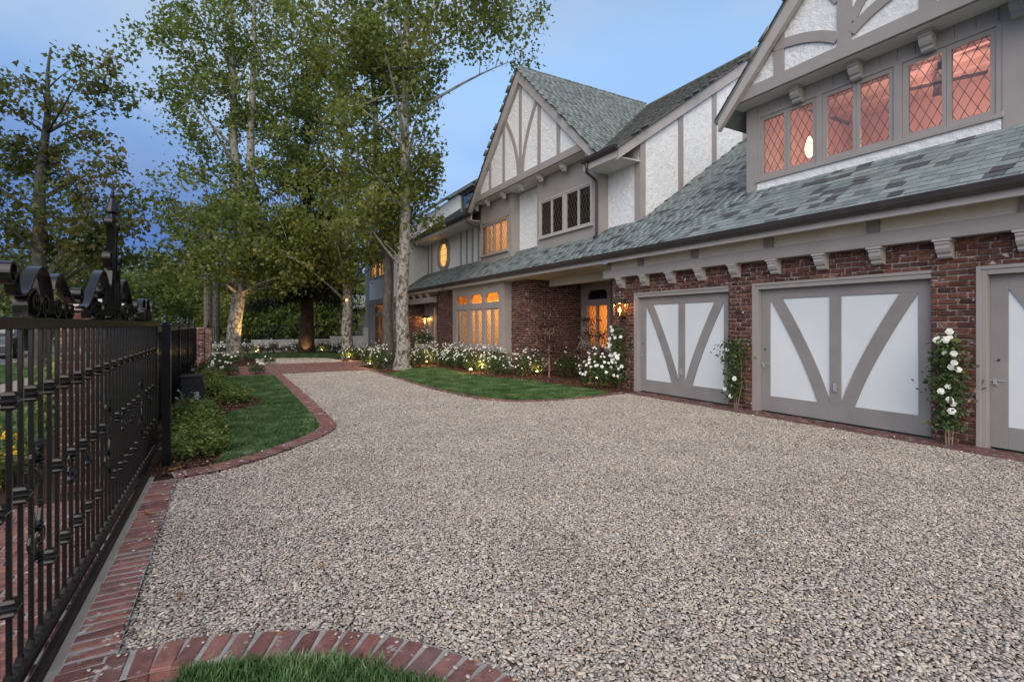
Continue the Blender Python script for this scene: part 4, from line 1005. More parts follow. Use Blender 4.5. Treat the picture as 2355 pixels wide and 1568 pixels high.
sr.prism([(16.6, .3), (16.4, .62), (15.1, 1.5), (14.8, 1.5), (14.8, 1.1), (16.0, .3)], 'x', 9.95, 10.0); part(sr, 'stair_rail', 'dark_wood')

def curtain(x, y0, y1, z0, z1, mat='curtain'):
    n = 26; pts = [(y0+(y1-y0)*i/n, x+.03*math.sin(i*1.35)+.012*math.sin(i*3.1)) for i in range(n+1)]; mb = MB()
    for y_, x_ in pts: mb.v += [(x_, y_, z0), (x_, y_, z1)]
    for i in range(n): mb.f.append((2*i, 2*i+2, 2*i+3, 2*i+1))
    return part(mb, 'curtain', mat, smooth=True)
def cloth():
    m = bpy.data.materials.new('curtain_cloth'); m.use_nodes = True; nt = m.node_tree; nt.nodes.clear()
    d = N(nt, 'ShaderNodeBsdfDiffuse'); t = N(nt, 'ShaderNodeBsdfTranslucent'); x = N(nt, 'ShaderNodeMixShader'); x.inputs[0].default_value = .6
    r = ramp(nt, pos_noise(nt, 6, 4).outputs['Fac'], [(.3, (.72, .56, .36)), (.7, (.84, .68, .46))]); nt.links.new(r.outputs[0], d.inputs[0]); nt.links.new(r.outputs[0], t.inputs[0])
    nt.links.new(d.outputs[0], x.inputs[1]); nt.links.new(t.outputs[0], x.inputs[2]); o = N(nt, 'ShaderNodeOutputMaterial'); nt.links.new(x.outputs[0], o.inputs[0]); return m
MT['curtain'] = cloth()
curtain(8.42, 18.35, 18.95, .5, 2.9); curtain(8.42, 14.9, 15.25, .5, 2.9); curtain(8.95, 15.75, 16.05, 4.0, 5.9); curtain(8.95, 17.7, 18.05, 4.0, 5.9); curtain(7.75, 28.6, 29.4, .2, 2.5); curtain(7.75, 25.8, 26.4, .2, 2.5); curtain(7.8, 29.9, 30.6, 4.05, 6.0)
# recess window with a fanlight
rw = MB(); y0, y1 = 12.16, 13.66
rw.box(10.44, 10.56, y0, y0+.16, .72, 2.98); rw.box(10.44, 10.56, y1-.3, y1, .72, 2.98); rw.box(10.44, 10.56, y0+.16, y1-.3, 2.68, 2.98); rw.box(10.44, 10.56, y0+.16, y1-.3, 2.16, 2.36); rw.box(10.40, 10.56, y0, y1, .66, .80)
ra, rb_ = y0+.16, y1-.3; rm = (ra+rb_)/2
rw.prism([(ra, 2.68), (ra, 2.55), (ra+.13, 2.68)], 'x', 10.44, 10.56); rw.prism([(rb_, 2.68), (rb_-.13, 2.68), (rb_, 2.55)], 'x', 10.44, 10.56)
W = part(rw, 'window', 'taupe'); W['label'] = 'lit leaded window deep in the brick porch'
part(B(10.45, 10.53, rm-.04, rm+.04, .80, 2.16), 'mullion', 'taupe', W); part(B(10.51, 10.514, ra, rb_, 2.36, 2.67), 'pane', 'glass_dark', W)
for p, q in ((ra, rm-.04), (rm+.04, rb_)):
    part(lattice(p, q, .80, 2.16, .15, .30, 10.49, .008), 'leading', 'lead', W); part(B(10.505, 10.509, p, q, .80, 2.16), 'pane', 'glass', W)
room('study', 10.7, 12.6, 11.9, 13.75, .3, 2.34, 'room'); lamp('room_lamp', (11.9, 12.9, 1.9), 26, (1, .42, .10), .1, house)
part(B(11.3, 11.9, 12.2, 13.0, .3, .98), 'table', 'wood')
part(B(10.57, 10.6, ra-.1, rb_+.1, 2.38, 2.98), 'fanlight_back', 'dark_wood')

# ---- entry -------------------------------------------------------------------------
en = MB(); en.box(9.06, 9.3, 21.28, 22.75, 0, 3.0); en.box(9.06, 9.3, 24.3, 25.5, 0, 3.0); en.box(9.06, 9.3, 22.75, 24.3, 2.45, 3.0); part(en, 'entry_wall', 'taupe')
dr = part(B(9.12, 9.17, 22.85, 23.75, .02, 2.42), 'front_door', 'dark_wood'); part(MB().lathe((9.08, 23.65, 1.05), [(.03, 0), (.03, .03), (.012, .04)], 10), 'handle', 'bronze', dr)
for z in (.5, 1.2, 1.9): part(B(9.10, 9.119, 22.98, 23.62, z-.25, z+.25), 'panel', 'dark_wood', dr)
sf = MB(); sf.box(9.08, 9.18, 23.78, 23.94, 0, 2.45); sf.box(9.08, 9.18, 24.14, 24.29, 0, 2.45); part(sf, 'sidelight_frame', 'taupe')
part(B(9.14, 9.144, 23.94, 24.14, .45, 2.35), 'sidelight', 'glass'); part(B(9.16, 9.17, 23.94, 24.14, .45, 2.35), 'lit_curtain', emit_mat('lit_curtain', (1, .52, .16), 1.3))  # emitting sheet gives the sidelight its glow; no lamp behind it
part(B(7.95, 8.15, 21.3, 25.48, 2.55, 2.8), 'porch_beam', 'taupe')
for y in (21.9, 22.9, 23.9, 24.9): corbel('corbel', 8.0, y, 3.0, .14, 1.0)

# ---- far wing -------------------------------------------------------------------------
fw = MB(); wall_hole(fw, 7.4, 7.6, 25.5, 31.6, 3.0, 6.3, 27.2, 30.6, 4.25, 5.65)
fw.box(7.6, 14, 25.5, 25.7, 3.0, 6.3); fw.box(7.6, 14, 31.4, 31.6, 0, 6.3); part(fw, 'far_wing_wall', 'stucco')
part(B(7.37, 7.399, 25.5, 27.1, 3.0, 6.3), 'far_wing_boarding', 'taupe'); part(B(7.37, 7.399, 30.7, 31.6, 0, 6.3), 'far_wing_boarding', 'taupe')
part(B(7.36, 7.6, 25.5, 31.6, 2.72, 2.999), 'far_wing_beam', 'taupe')
window(7.42, [(27.3, 27.95), (28.05, 28.72), (29.0, 29.65), (29.75, 30.45)], 4.32, 5.58, .1, .33, .63, .02, mull='taupe', label='lit upper window of the far wing behind the sycamores')
room('far_bedroom', 7.6, 9.6, 26.6, 31, 4.0, 6.2, 'room'); lamp('room_lamp', (8.7, 28.8, 5.6), 160, (1, .62, .22), .12, house)
fb = MB(); fb.box(7.4, 7.6, 25.5, 25.7, 0, 2.72); fb.box(7.4, 7.6, 29.5, 31.4, 0, 2.72); fb.box(7.4, 7.6, 25.7, 29.5, 0, .3); fb.box(7.4, 7.6, 25.7, 29.5, 2.02, 2.2); part(fb, 'far_bay_wall', 'taupe')
W = part(B(7.38, 7.5, 27.5, 27.7, .3, 2.02), 'window', 'taupe'); W['label'] = 'lit leaded bay at the foot of the far wing'
for a, b in ((25.7, 27.5), (27.7, 29.5)):
    part(lattice(a, b, .3, 2.02, .17, 2.4, 7.45, .03), 'leading', 'wood', W); part(B(7.47, 7.475, a, b, .3, 2.02), 'pane', 'glass', W)
    part(B(7.47, 7.475, a, b, 2.2, 2.6), 'pane', 'glass', W); part(lattice(a, b, 2.2, 2.6, .4, .4, 7.45, .02), 'leading', 'lead', W)
room('far_hall', 7.6, 9.9, 25.75, 29.5, .1, 2.65, 'room'); lamp('room_lamp', (9.2, 27.2, 2.0), 60, (1, .58, .22), .12, house)
fr = MB(); ez = lambda u: 6.1+.69*(u-6.9)
roofslab(fr, [(6.9, 25.1, ez(6.9)), (13, 25.1, ez(13)), (13, 32.2, ez(13)), (6.9, 32.2, ez(6.9))], .12); roofslab(fr, [(13, 25.1, ez(13)), (19, 25.1, 6.1), (19, 32.2, 6.1), (13, 32.2, ez(13))], .12)
far_roof = part(fr, 'far_roof', 'slate_main')
lay(slates((6.88, 25.1, ez(6.88)), (0, 1, 0), Vector((1, 0, .69)).normalized(), 7.1, 7.3, .2, None, w_=.26), 'slate_main', far_roof, 0)
part(MB().prism([(7.6, 6.25), (13, ez(13)-.15), (18, 6.3), (18, 3), (7.6, 3)], 'y', 25.505, 25.69), 'far_gable_wall', 'stucco')
part(B(6.94, 7.4, 25.3, 32, 6.02, 6.05), 'eave_soffit', 'soffit'); part(B(6.86, 6.93, 25.1, 32.2, 5.95, 6.12), 'gutter', 'gutter')
# small dormer on the main roof beyond the front gable
do = MB(); do.box(9.5, 11.2, 20.1, 20.2, 6.6, 7.7); do.box(9.5, 11.2, 21.6, 21.7, 6.6, 7.7); do.box(9.5, 9.6, 20.2, 21.6, 6.6, 6.8); do.box(9.5, 9.6, 20.2, 21.6, 7.6, 7.7); dm = part(do, 'small_dormer', 'taupe_light')
part(B(9.55, 9.56, 20.2, 21.6, 6.8, 7.6), 'pane', 'glass_dark', dm); part(B(9.9, 9.92, 20.2, 21.6, 6.7, 7.6), 'dark_room', 'room_dark', dm); part(B(9.52, 9.55, 20.88, 20.94, 6.8, 7.6), 'mullion', 'taupe_light', dm)
ds = MB(); roofslab(ds, [(9.3, 19.95, 7.72), (12, 19.95, 7.95), (12, 21.85, 7.95), (9.3, 21.85, 7.72)], .06); part(ds, 'dormer_roof', 'slate_main', dm)

# ---- big dormer over the garages ----------------------------------------------------------
DC, DH, DZ = 4.43, 2.33, 8.28
dsl = 1.1; dz = lambda y: DZ-dsl*abs(y-DC)
dw_ = MB(); wall_hole(dw_, 9.15, 9.35, 2.40, 6.45, 4.0, 5.9, 2.66, 6.22, 4.40, 5.66)
dw_.box(9.35, 13.2, 2.40, 2.55, 4.0, 5.9); dw_.box(9.35, 13.2, 6.30, 6.45, 4.0, 5.9); part(dw_, 'dormer_wall', 'taupe')
for k in range(17):                                     # vertical boarding above the window and at the corners
    y = 2.42+k*.239
    part(B(9.135, 9.149, y, y+.232, 5.67, 5.9), 'board', 'taupe', bevel=.003)
part(B(9.12, 9.149, 6.24, 6.47, 4.05, 5.9), 'corner_board', 'taupe', bevel=.004); part(B(9.12, 9.149, 2.38, 2.62, 4.05, 5.9), 'corner_board', 'taupe', bevel=.004)
part(B(9.125, 9.149, 2.63, 6.235, 4.05, 4.36), 'apron', 'stucco')
CW = [(2.752, 3.177), (3.288, 3.706), (3.97, 4.39), (4.498, 4.918), (5.165, 5.59), (5.70, 6.12)]
window(9.16, CW, 4.50, 5.555, .115, .145, .28, .0075, glass='glass_loft', split=True, outer=(2.62, 6.235, 4.37, 5.69), label='row of six leaded lights in the garage dormer, lit pink from inside', mull='taupe')
room('loft', 9.35, 12.6, 2.56, 6.29, 4.0, 6.25, 'room_pale')
lamp('room_lamp', (10.9, 4.0, 5.1), 50, (1, .58, .46), .15, house)
gl_ = MB().lathe((10.2, 5.82, 5.12), [(.02, -.20), (.06, -.15), (.085, -.03), (.065, .10), (.02, .22)], 14); part(gl_, 'table_lamp', 'globe', smooth=True)
fan = MB(); fan.tube([(10.9, 3.95, 6.25), (10.9, 3.95, 5.85)], .03, 8); fan.lathe((10.9, 3.95, 5.76), [(.09, 0), (.1, .06), (.06, .1)], 12)
for k in range(4):
    a = k*math.pi/2+.4; fan.quadbox([(10.9+math.cos(a)*r_+math.sin(a)*s_*.07, 3.95+math.sin(a)*r_-math.cos(a)*s_*.07, 5.80+z_) for z_ in (0, .012) for r_, s_ in ((.1, -1), (.62, -1), (.62, 1), (.1, 1))])
part(fan, 'ceiling_fan', 'dark_wood')
for x in (9.9, 10.7, 11.5): part(B(x-.05, x+.05, 2.56, 6.29, 6.12, 6.249), 'ceiling_beam', 'room_pale')
part(MB().prism([(DC-1.88, 6.05), (DC+1.88, 6.05), (DC, DZ-.15)], 'x', 8.78, 8.95), 'gable_wall', 'stucco')
part(B(8.72, 9.1, DC-2.2, DC+2.2, 5.90, 6.13), 'gable_beam', 'taupe', bevel=.005)
part(B(8.78, 9.15, DC-2.18, DC+2.18, 5.885, 5.899), 'jetty_soffit', 'soffit')
for y in (5.39, 4.40, 3.42, 2.43): corbel('corbel', 9.12, y, 5.85, .16, 1.15)
rakes(DC, DH, DZ, 8.62, 8.72, dz, .26)
part(B(8.745, 8.78, DC-.11, DC+.11, 6.13, 7.8), 'timber', 'taupe')
for s in (-1, 1):
    part(B(8.748, 8.78, DC+s*1.12-.1, DC+s*1.12+.1, 6.13, 6.85), 'timber', 'taupe')
    part(brace(MB(), (DC+s*.10, 6.28), (DC+s*.55, 6.62), (DC+s*1.2, 6.66), .17, 8.742, 8.78), 'timber', 'taupe')
    part(brace(MB(), (DC+s*.10, 6.45), (DC+s*.3, 6.9), (DC+s*.85, 7.25), .15, 8.75, 8.779) if s < 0 else brace(MB(), (DC+.1, 6.9), (DC+.25, 7.2), (DC+.6, 7.45), .13, 8.75, 8.779), 'timber', 'taupe')
    sm = MB(); sm.prism([(DC+s*2.18, 5.95), (DC+s*2.40, 5.74), (DC+s*2.40, 5.70), (DC+s*2.18, 5.885)], 'x', 8.74, 13); part(sm, 'eave_soffit', 'soffit')
dr_ = MB()
for s in (-1, 1):
    t = DC+s*(DH+.05); roofslab(dr_, [(8.6, DC, DZ+.03), (8.6, t, dz(t)), (13.2, t, dz(t)), (13.2, DC, DZ+.03)], .05)
dormer_roof = part(dr_, 'dormer_roof', 'slate_main')
for s in (-1, 1): lay(slates((8.6, DC+s*(DH+.07), dz(DC+DH+.07)), (1, 0, 0), Vector((0, -s, dsl)).normalized(), 4.6, math.hypot(DH, DH*dsl), .17, None, w_=.21), 'slate_main', dormer_roof, 0)

# ---- wall lanterns -----------------------------------------------------------------------
def lantern(loc, nx, label, energy):
    x, y, z = loc; t = thing('wall_lantern', (x, y, z), label, 'lantern', 'wall lanterns on the house')
    bk = MB(); bk.box(x+.125, x+.15, y-.06, y+.06, z-.2, z+.2); bk.tube([(x+.13, y, z+.12), (x+.06, y, z+.25), (x, y, z+.2)], .012, 8); bk.build('bracket', 'bronze', t)
    f = MB(); s = .10
    for a in (-1, 1):
        for b in (-1, 1): f.box(x+a*s-.008, x+a*s+.008, y+b*s-.008, y+b*s+.008, z-.17, z+.12)
    f.box(x-s-.015, x+s+.015, y-s-.015, y+s+.015, z-.19, z-.165); f.box(x-s-.015, x+s+.015, y-s-.015, y+s+.015, z+.118, z+.135)
    f.build('frame', 'bronze', t)
    MB().lathe((x, y, z+.135), [(.15, 0), (.145, .02), (.11, .06), (.06, .09), (.02, .10), (.02, .13), (.005, .15)], 8).build('roof', 'bronze', t)
    g = MB(); g.box(x-s, x-s+.003, y-s, y+s, z-.165, z+.118); g.box(x+s-.003, x+s, y-s, y+s, z-.165, z+.118); g.box(x-s+.003, x+s-.003, y-s, y-s+.003, z-.165, z+.118); g.box(x-s+.003, x+s-.003, y+s-.003, y+s, z-.165, z+.118); g.build('glass', 'lamp_glass', t)
    MB().lathe((x, y, z-.10), [(.008, -.06), (.012, 0), (.03, .04), (.034, .075), (.02, .12), (.005, .16)], 12).build('bulb', 'bulb', t, smooth=True)
    lamp('lantern_light', (x-.0, y, z+.09), energy, (1, .55, .2), .03, t)
lantern((8.05, 9.05, 1.92), -1, 'lit lantern on the brick pier left of the first garage door', 5)
lantern((8.91, 25.05, 1.75), -1, 'lit lantern beside the front door under the porch', 14)

# ================================================================== IRON GATE
GU = -.78
gate = thing('iron_gate', (GU, 4.83, 0), 'black wrought-iron sliding gate with scrollwork and a tall finial on top', 'gate')
GA, GB_ = 2.15, 7.37
part(B(GU-.025, GU+.025, GA, GB_, 1.53, 1.58), 'top_rail', 'iron', gate, bevel=.003)
part(B(GU-.025, GU+.025, GA, GB_, .045, .10), 'bottom_rail', 'iron', gate, bevel=.003)
for y in (GA, GB_): part(B(GU-.025, GU+.025, y-.025, y+.025, .02, 1.58), 'end_post', 'iron', gate, bevel=.003)
c_, h_ = .0095, .0065
bar = MB().prism([(-c_, -h_), (-h_, -c_), (h_, -c_), (c_, -h_), (c_, h_), (h_, c_), (-h_, c_), (-c_, h_)], 'z', 0, 1.43).mesh('bar', 'iron')
foot = MB().quadbox([(-.02, -.02, 0), (.02, -.02, 0), (.02, .02, 0), (-.02, .02, 0), (-.014, -.014, .03), (.014, -.014, .03), (.014, .014, .03), (-.014, .014, .03)]).mesh('foot', 'iron')
cm = MB()
def fru(mb, a, b, z0, z1): mb.quadbox([(-a, -a, z0), (a, -a, z0), (a, a, z0), (-a, a, z0), (-b, -b, z1), (b, -b, z1), (b, b, z1), (-b, b, z1)])
fru(cm, .018, .024, -.038, -.026); fru(cm, .024, .018, -.026, -.016); fru(cm, .018, .034, -.016, -.004); fru(cm, .034, .034, -.004, .003); fru(cm, .034, .018, .003, .014); fru(cm, .018, .026, .014, .024); fru(cm, .026, .018, .024, .036)
collar = cm.mesh('collar', 'iron')
def spiral(c, r0, r1, a0, turns, n=40):
    return [(c[0]+(r0+(r1-r0)*i/n)*math.cos(a0+turns*2*math.pi*i/n), c[1]+(r0+(r1-r0)*i/n)*math.sin(a0+turns*2*math.pi*i/n)) for i in range(n+1)]
def scrolltube(mb, pts, r, u=GU, r1=None):
    n = len(pts); mb.tube([(u, p[0], p[1]) for p in pts], [r+((r1 or r)-r)*i/(n-1) for i in range(n)], 6); return mb
def medallion(y, big=True):
    mb = MB(); u = GU
    if big:
        zc = .78
        for s in (-1, 1):
            scrolltube(mb, [(y, .60), (y+s*.035, .63), (y+s*.068, .70), (y+s*.075, .78), (y+s*.055, .85), (y+s*.02, .875)]+spiral((y+s*.018, .835), .04, .010, math.pi/2, s*1.3, 26), .011)
            scrolltube(mb, [(y, .605), (y+s*.04, .60)]+spiral((y+s*.058, .555), .045, .010, 1.8 if s > 0 else 1.3, -s*1.3, 26), .010)
            scrolltube(mb, [(y, .90), (y+s*.02, .91)]+spiral((y+s*.042, .95), .042, .010, math.pi if s > 0 else 0, s*1.4, 26), .010)
            scrolltube(mb, spiral((y+s*.034, .495), .034, .008, 1.5, s*1.4, 24), .009)
        for z, r in ((.99, .03), (.93, .022), (.72, .018), (.61, .02), (.47, .026)):
            for k in range(6):
                a = k*math.pi/3; mb.lathe((u+.014, y+r*.75*math.cos(a), z+r*.75*math.sin(a)-.006), [(.003, 0), (r*.42, .004), (r*.42, .009), (.003, .013)], 7)
            mb.lathe((u+.02, y, z-.01), [(.003, 0), (r*.5, .006), (r*.5, .012), (.003, .02)], 8)
    else:
        for s in (-1, 1):
            scrolltube(mb, [(y, .70)]+spiral((y+s*.022, .735), .03, .006, -1.2 if s > 0 else math.pi+1.2, s*1.5, 24), .008)
            scrolltube(mb, [(y, .72)]+spiral((y+s*.018, .80), .024, .006, -1.2 if s > 0 else math.pi+1.2, s*1.5, 24), .007)
        mb.lathe((u, y, .66), [(.013, 0), (.028, .02), (.02, .04), (.03, .06), (.013, .08)], 8)
    return mb
y = GA+.10; k = 0; ys = []
while y < GB_-.06: ys.append(y); y += .1305
# bar 5 of the row stands at 2.78
for k, y in enumerate(ys):
    b = put('bar', bar, gate, (GU, y, .10)); put('foot', foot, b, (0, 0, -.002))
    hs = (1.24-.10, .40-.10) if k % 2 == 0 else (.82-.10,)
    if k % 12 in (6, 7): hs = (1.24-.10,) if k % 2 == 0 else ()
    for h in hs: put('collar', collar, b, (0, 0, h))
for y in (3.10, 4.66, 6.22): part(medallion(y), 'medallion', 'iron', gate, smooth=False)
for y in (2.32, 3.68, 4.05, 5.25, 5.62, 6.85): part(medallion(y, False), 'small_scroll', 'iron', gate)
# scrolls along the top: flat bars set on edge
X0, X1 = GU-.024, GU+.024; T = .011
def crest(c, s, par=gate):
    """one side motif: a wave from an outer roll over two crests; s mirrors it about c"""
    m = lambda pts: [(c+s*(p[0]-4.83), p[1]) for p in pts]
    o = lambda pts, nm='scroll': part(MB().ribbon(m(pts), X0, X1, T), nm, 'iron', gate, smooth=False)
    P = lambda L, st=.012: [tuple(q) for q in smooth_path(L, st)]
    o(spiral((2.745, 1.765), .012, .05, 3.6, 1.15, 30)+P([(2.80, 1.77), (2.81, 1.70), (2.85, 1.675), (2.93, 1.70), (3.03, 1.785), (3.11, 1.815), (3.19, 1.79), (3.245, 1.72), (3.27, 1.66), (3.30, 1.60), (3.345, 1.588), (3.39, 1.61)])+spiral((3.355, 1.635), .045, .012, -.6, 1.3, 26))
    o(P([(2.90, 1.585), (2.90, 1.66), (2.96, 1.70)])+spiral((2.995, 1.655), .055, .012, 2.0, -1.4, 26)); o(spiral((3.015, 1.645), .057, .016, -1.6, 1.5, 30)); o(spiral((3.15, 1.642), .056, .016, -1.6, -1.5, 30))
    o(P([(3.28, 1.72), (3.32, 1.78), (3.40, 1.805), (3.47, 1.78), (3.56, 1.72), (3.68, 1.675), (3.76, 1.675)])+spiral((3.80, 1.725), .055, .014, -2.4, 1.25, 26))
    o(spiral((3.49, 1.63), .044, .012, -1.6, -1.5, 30)); o(spiral((3.60, 1.626), .04, .012, -1.6, 1.5, 30))
    r = MB()
    for yy, zz_ in ((2.745, 1.765), (3.015, 1.65), (3.15, 1.65), (3.38, 1.635), (3.49, 1.63), (3.60, 1.626), (3.80, 1.725)): r.tube([(X0-.002, c+s*(yy-4.83)-.055, zz_), (X0-.002, c+s*(yy-4.83)+.055, zz_)], .005, 6)
    part(r, 'tie_bar', 'iron', gate)
crest(4.83, 1); crest(4.83, -1)
def centre(s):
    m = lambda pts: [(4.83+s*(p[0]-4.83), p[1]) for p in pts]
    o = lambda pts: part(MB().ribbon(m(pts), X0, X1, T), 'scroll', 'iron', gate)
    P = lambda L: [tuple(q) for q in smooth_path(L, .012)]
    o(P([(3.86, 1.655), (3.92, 1.65), (4.02, 1.69), (4.16, 1.79), (4.30, 1.885), (4.42, 1.92), (4.53, 1.88), (4.60, 1.79), (4.63, 1.68), (4.67, 1.60), (4.73, 1.588)])+spiral((4.735, 1.64), .05, .014, -1.5, 1.3, 26))
    o(P([(4.03, 1.59), (4.02, 1.65), (4.08, 1.72), (4.14, 1.73)])+spiral((4.17, 1.66), .07, .015, 1.9, -1.5, 30))
    o(spiral((4.27, 1.65), .066, .016, -1.6, 1.5, 30)); o(spiral((4.46, 1.652), .068, .016, -1.6, -1.5, 30)); o(spiral((4.40, 1.78), .048, .012, -1.6, 1.4, 26))
    o(P([(4.66, 1.60), (4.68, 1.72), (4.66, 1.82), (4.68, 1.93)])+spiral((4.735, 1.93), .055, .015, math.pi, -1.3, 26))
    o(P([(4.78, 1.59), (4.77, 1.75), (4.74, 1.86), (4.70, 1.97), (4.67, 2.03)])+spiral((4.635, 2.035), .05, .014, 0, 1.2, 26))
    o(P([(4.80, 1.95), (4.79, 2.10), (4.76, 2.22), (4.735, 2.30)])+spiral((4.70, 2.31), .035, .012, 0, 1.2, 26))
centre(1); centre(-1)
st_ = MB(); st_.box(GU-.018, GU+.018, 4.81, 4.85, 1.58, 2.30)
part(st_, 'stem', 'iron', gate); part(MB().lathe((GU, 4.83, 2.28), [(.02, 0), (.035, .01), (.035, .03), (.022, .035), (.022, .05), (.038, .06), (.038, .075), (.025, .085), (.025, .11), (.05, .125), (.05, .14), (.03, .19), (.012, .235), (.016, .25), (.009, .26), (.004, .34), (.0015, .40)], 12), 'finial', 'iron', gate, smooth=False)

# guide post beside the gate and the fixed fence beyond it
def post(x, y, h, label, grp='black iron posts along the fence', finial=True, s=.04):
    t = thing('fence_post', (x, y, 0), label, 'post', grp)
    part(B(x-s, x+s, y-s, y+s, 0, h), 'shaft', 'iron', t, bevel=.004); part(B(x-s-.012, x+s+.012, y-s-.012, y+s+.012, h, h+.02), 'cap', 'iron', t)
    if finial: part(MB().lathe((x, y, h+.02), [(.02, 0), (.035, .02), (.02, .04), (.04, .08), (.03, .12), (.012, .15), (.015, .17), (.003, .22)], 10), 'finial', 'iron', t)
    return t
post(-.60, 6.62, 1.53, 'plain square black post standing in the mulch at the end of the gate', finial=False)
post(-.86, 7.55, 1.54, 'black post with a turned finial right behind the gate end')
post(-.80, 25.5, 1.5, 'tall black post behind the two brick pillars', s=.07)
fence = thing('iron_fence', (-.92, 13, 0), 'black iron fence with dark screening running on from the gate', 'fence')
FU = -.92
part(B(FU-.02, FU+.02, 7.6, 18.9, 1.44, 1.48), 'top_rail', 'iron', fence); part(B(FU-.02, FU+.02, 7.6, 18.9, .08, .12), 'bottom_rail', 'iron', fence)
part(B(FU-.035, FU-.030, 7.6, 18.9, .1, 1.44), 'screen', 'black_box', fence)
pk = MB().box(-.01, .01, -.01, .01, .1, 1.46).mesh('picket', 'iron'); y = 7.72
while y < 18.85: put('picket', pk, fence, (FU, y, 0)); y += .14
for y in (9.9, 12.4, 15.0, 17.4):
    part(B(FU-.03, FU+.03, y-.03, y+.03, 0, 1.5), 'post', 'iron', fence); part(MB().lathe((FU, y, 1.5), [(.03, 0), (.02, .03), (.045, .08), (.02, .13), (.025, .16), (.003, .22)], 10), 'finial', 'iron', fence)
def sag(y): return 1.5+.03*math.cos((y-9.9)/2.5*2*math.pi)
part(MB().ribbon([(7.6+.1*k, sag(7.6+.1*k)) for k in range(113)], FU-.012, FU+.012, .02), 'curved_rail', 'iron', fence)

# brick pillars
def pillar(x0, x1, y0, y1, h, label, capm=None, cat='pillar', grp=None, lim=300):
    t = thing('brick_pillar', ((x0+x1)/2, (y0+y1)/2, 0), label, cat, grp)
    core = part(B(x0+.012, x1-.012, y0+.012, y1-.012, 0, h), 'core', 'mortar', t)
    global wall_items
    keep_ = wall_items; wall_items = []
    brickwork((x0, y0), (1, 0), x1-x0, 0, h, normal=(0, -1)); brickwork((x1, y0+.1), (0, 1), y1-y0-.1, 0, h, normal=(1, 0))
    brickwork((x0, y0+.1), (0, 1), y1-y0-.1, 0, h, normal=(-1, 0)); brickwork((x0+.1, y1), (1, 0), x1-x0-.2, 0, h, normal=(0, 1))
    it = wall_items; wall_items = keep_
    pieces('brick', 'brickwork', it, 'brick', core, lim)
    if capm:
        c = MB(); q = .06; c.box(x0-q, x1+q, y0-q, y1+q, h, h+.05); c.quadbox([(x0-q, y0-q, h+.05), (x1+q, y0-q, h+.05), (x1+q, y1+q, h+.05), (x0-q, y1+q, h+.05), (x0+.03, y0+.03, h+.15), (x1-.03, y0+.03, h+.15), (x1-.03, y1-.03, h+.15), (x0+.03, y1-.03, h+.15)]); part(c, 'coping', capm, t, bevel=.01)
    return t
pillar(-1.37, -1.02, 6.0, 6.5, 1.63, 'low brick pillar close behind the gate bars')
pillar(-1.72, -1.16, 8.0, 8.6, 1.72, 'brick pillar with a pale stone coping showing above the gate', 'stone_cap')
pillar(-1.14, -.72, 19.3, 19.75, 1.45, 'nearer of the two slim brick pillars at the garden path', None, lim=120)
pillar(-1.02, -.62, 23.4, 23.85, 1.40, 'farther of the two slim brick pillars at the garden path', None, lim=60)

# gate motor
gm = thing('gate_motor', (-.62, 11.4, 0), 'black gate motor box standing among the shrubs by the fence', 'motor box')
gb = MB(); gb.prism([(-.80, .08), (-.44, .08), (-.40, .30), (-.44, .52), (-.47, .56), (-.80, .56)], 'y', 11.1, 11.6); part(gb, 'cover', 'black_box', gm, bevel=.012)
part(B(-.82, -.43, 11.08, 11.62, .56, .585), 'lid', 'black_box', gm, bevel=.008); part(B(-.84, -.38, 11.0, 11.7, 0, .08), 'plinth', 'concrete', gm)
part(B(-.58, -.50, 11.06, 11.098, .14, .28), 'switch_box', 'grey_metal', gm)
cdv = MB(); cdv.tube([(-.72, 10.9, .02), (-.74, 10.6, .30), (-.77, 10.3, .42)], .016, 8); cdv.tube([(-.66, 10.8, .02), (-.72, 10.2, .22), (-.77, 9.9, .34)], .016, 8); part(cdv, 'conduit', 'grey_metal', gm)

# far garden wall with railings
gwl = thing('garden_wall', (3, 31, 0), 'low white stepped garden wall across the far end', 'wall')
for a, b, h in ((-1.0, 1.05, .46), (1.05, 5.2, .64), (5.2, 7.35, .80)):
    part(B(a+.002, b-.002, 31.0, 31.22, -.05, h), 'wall_section', 'white_wall', gwl); part(B(a-.02, b+.02, 30.96, 31.26, h, h+.05), 'coping', 'white_wall', gwl)
part(B(7.12, 7.34, 30.7, 30.99, 0, 1.36), 'end_pier', 'white_wall', gwl)
rl = thing('wall_railing', (3, 31.1, .5), 'black metal railing on top of the far white wall', 'railing')
rp = MB().box(-.009, .009, -.009, .009, 0, .80).mesh('rail_bar', 'iron')
for a, b, h in ((-1.0, 1.05, .51), (1.05, 5.2, .69), (5.2, 7.1, .85)):
    top = 1.44 if h < .6 else 1.5
    part(B(a, b, 31.09, 31.13, top-.03, top), 'top_rail', 'iron', rl); part(B(a, b, 31.09, 31.13, h+.06, h+.09), 'bottom_rail', 'iron', rl); x = a+.06
    while x < b: o = put('rail_bar', rp, rl, (x, 31.11, h)); o.scale = (1, 1, (top-h)/.80); x += .115

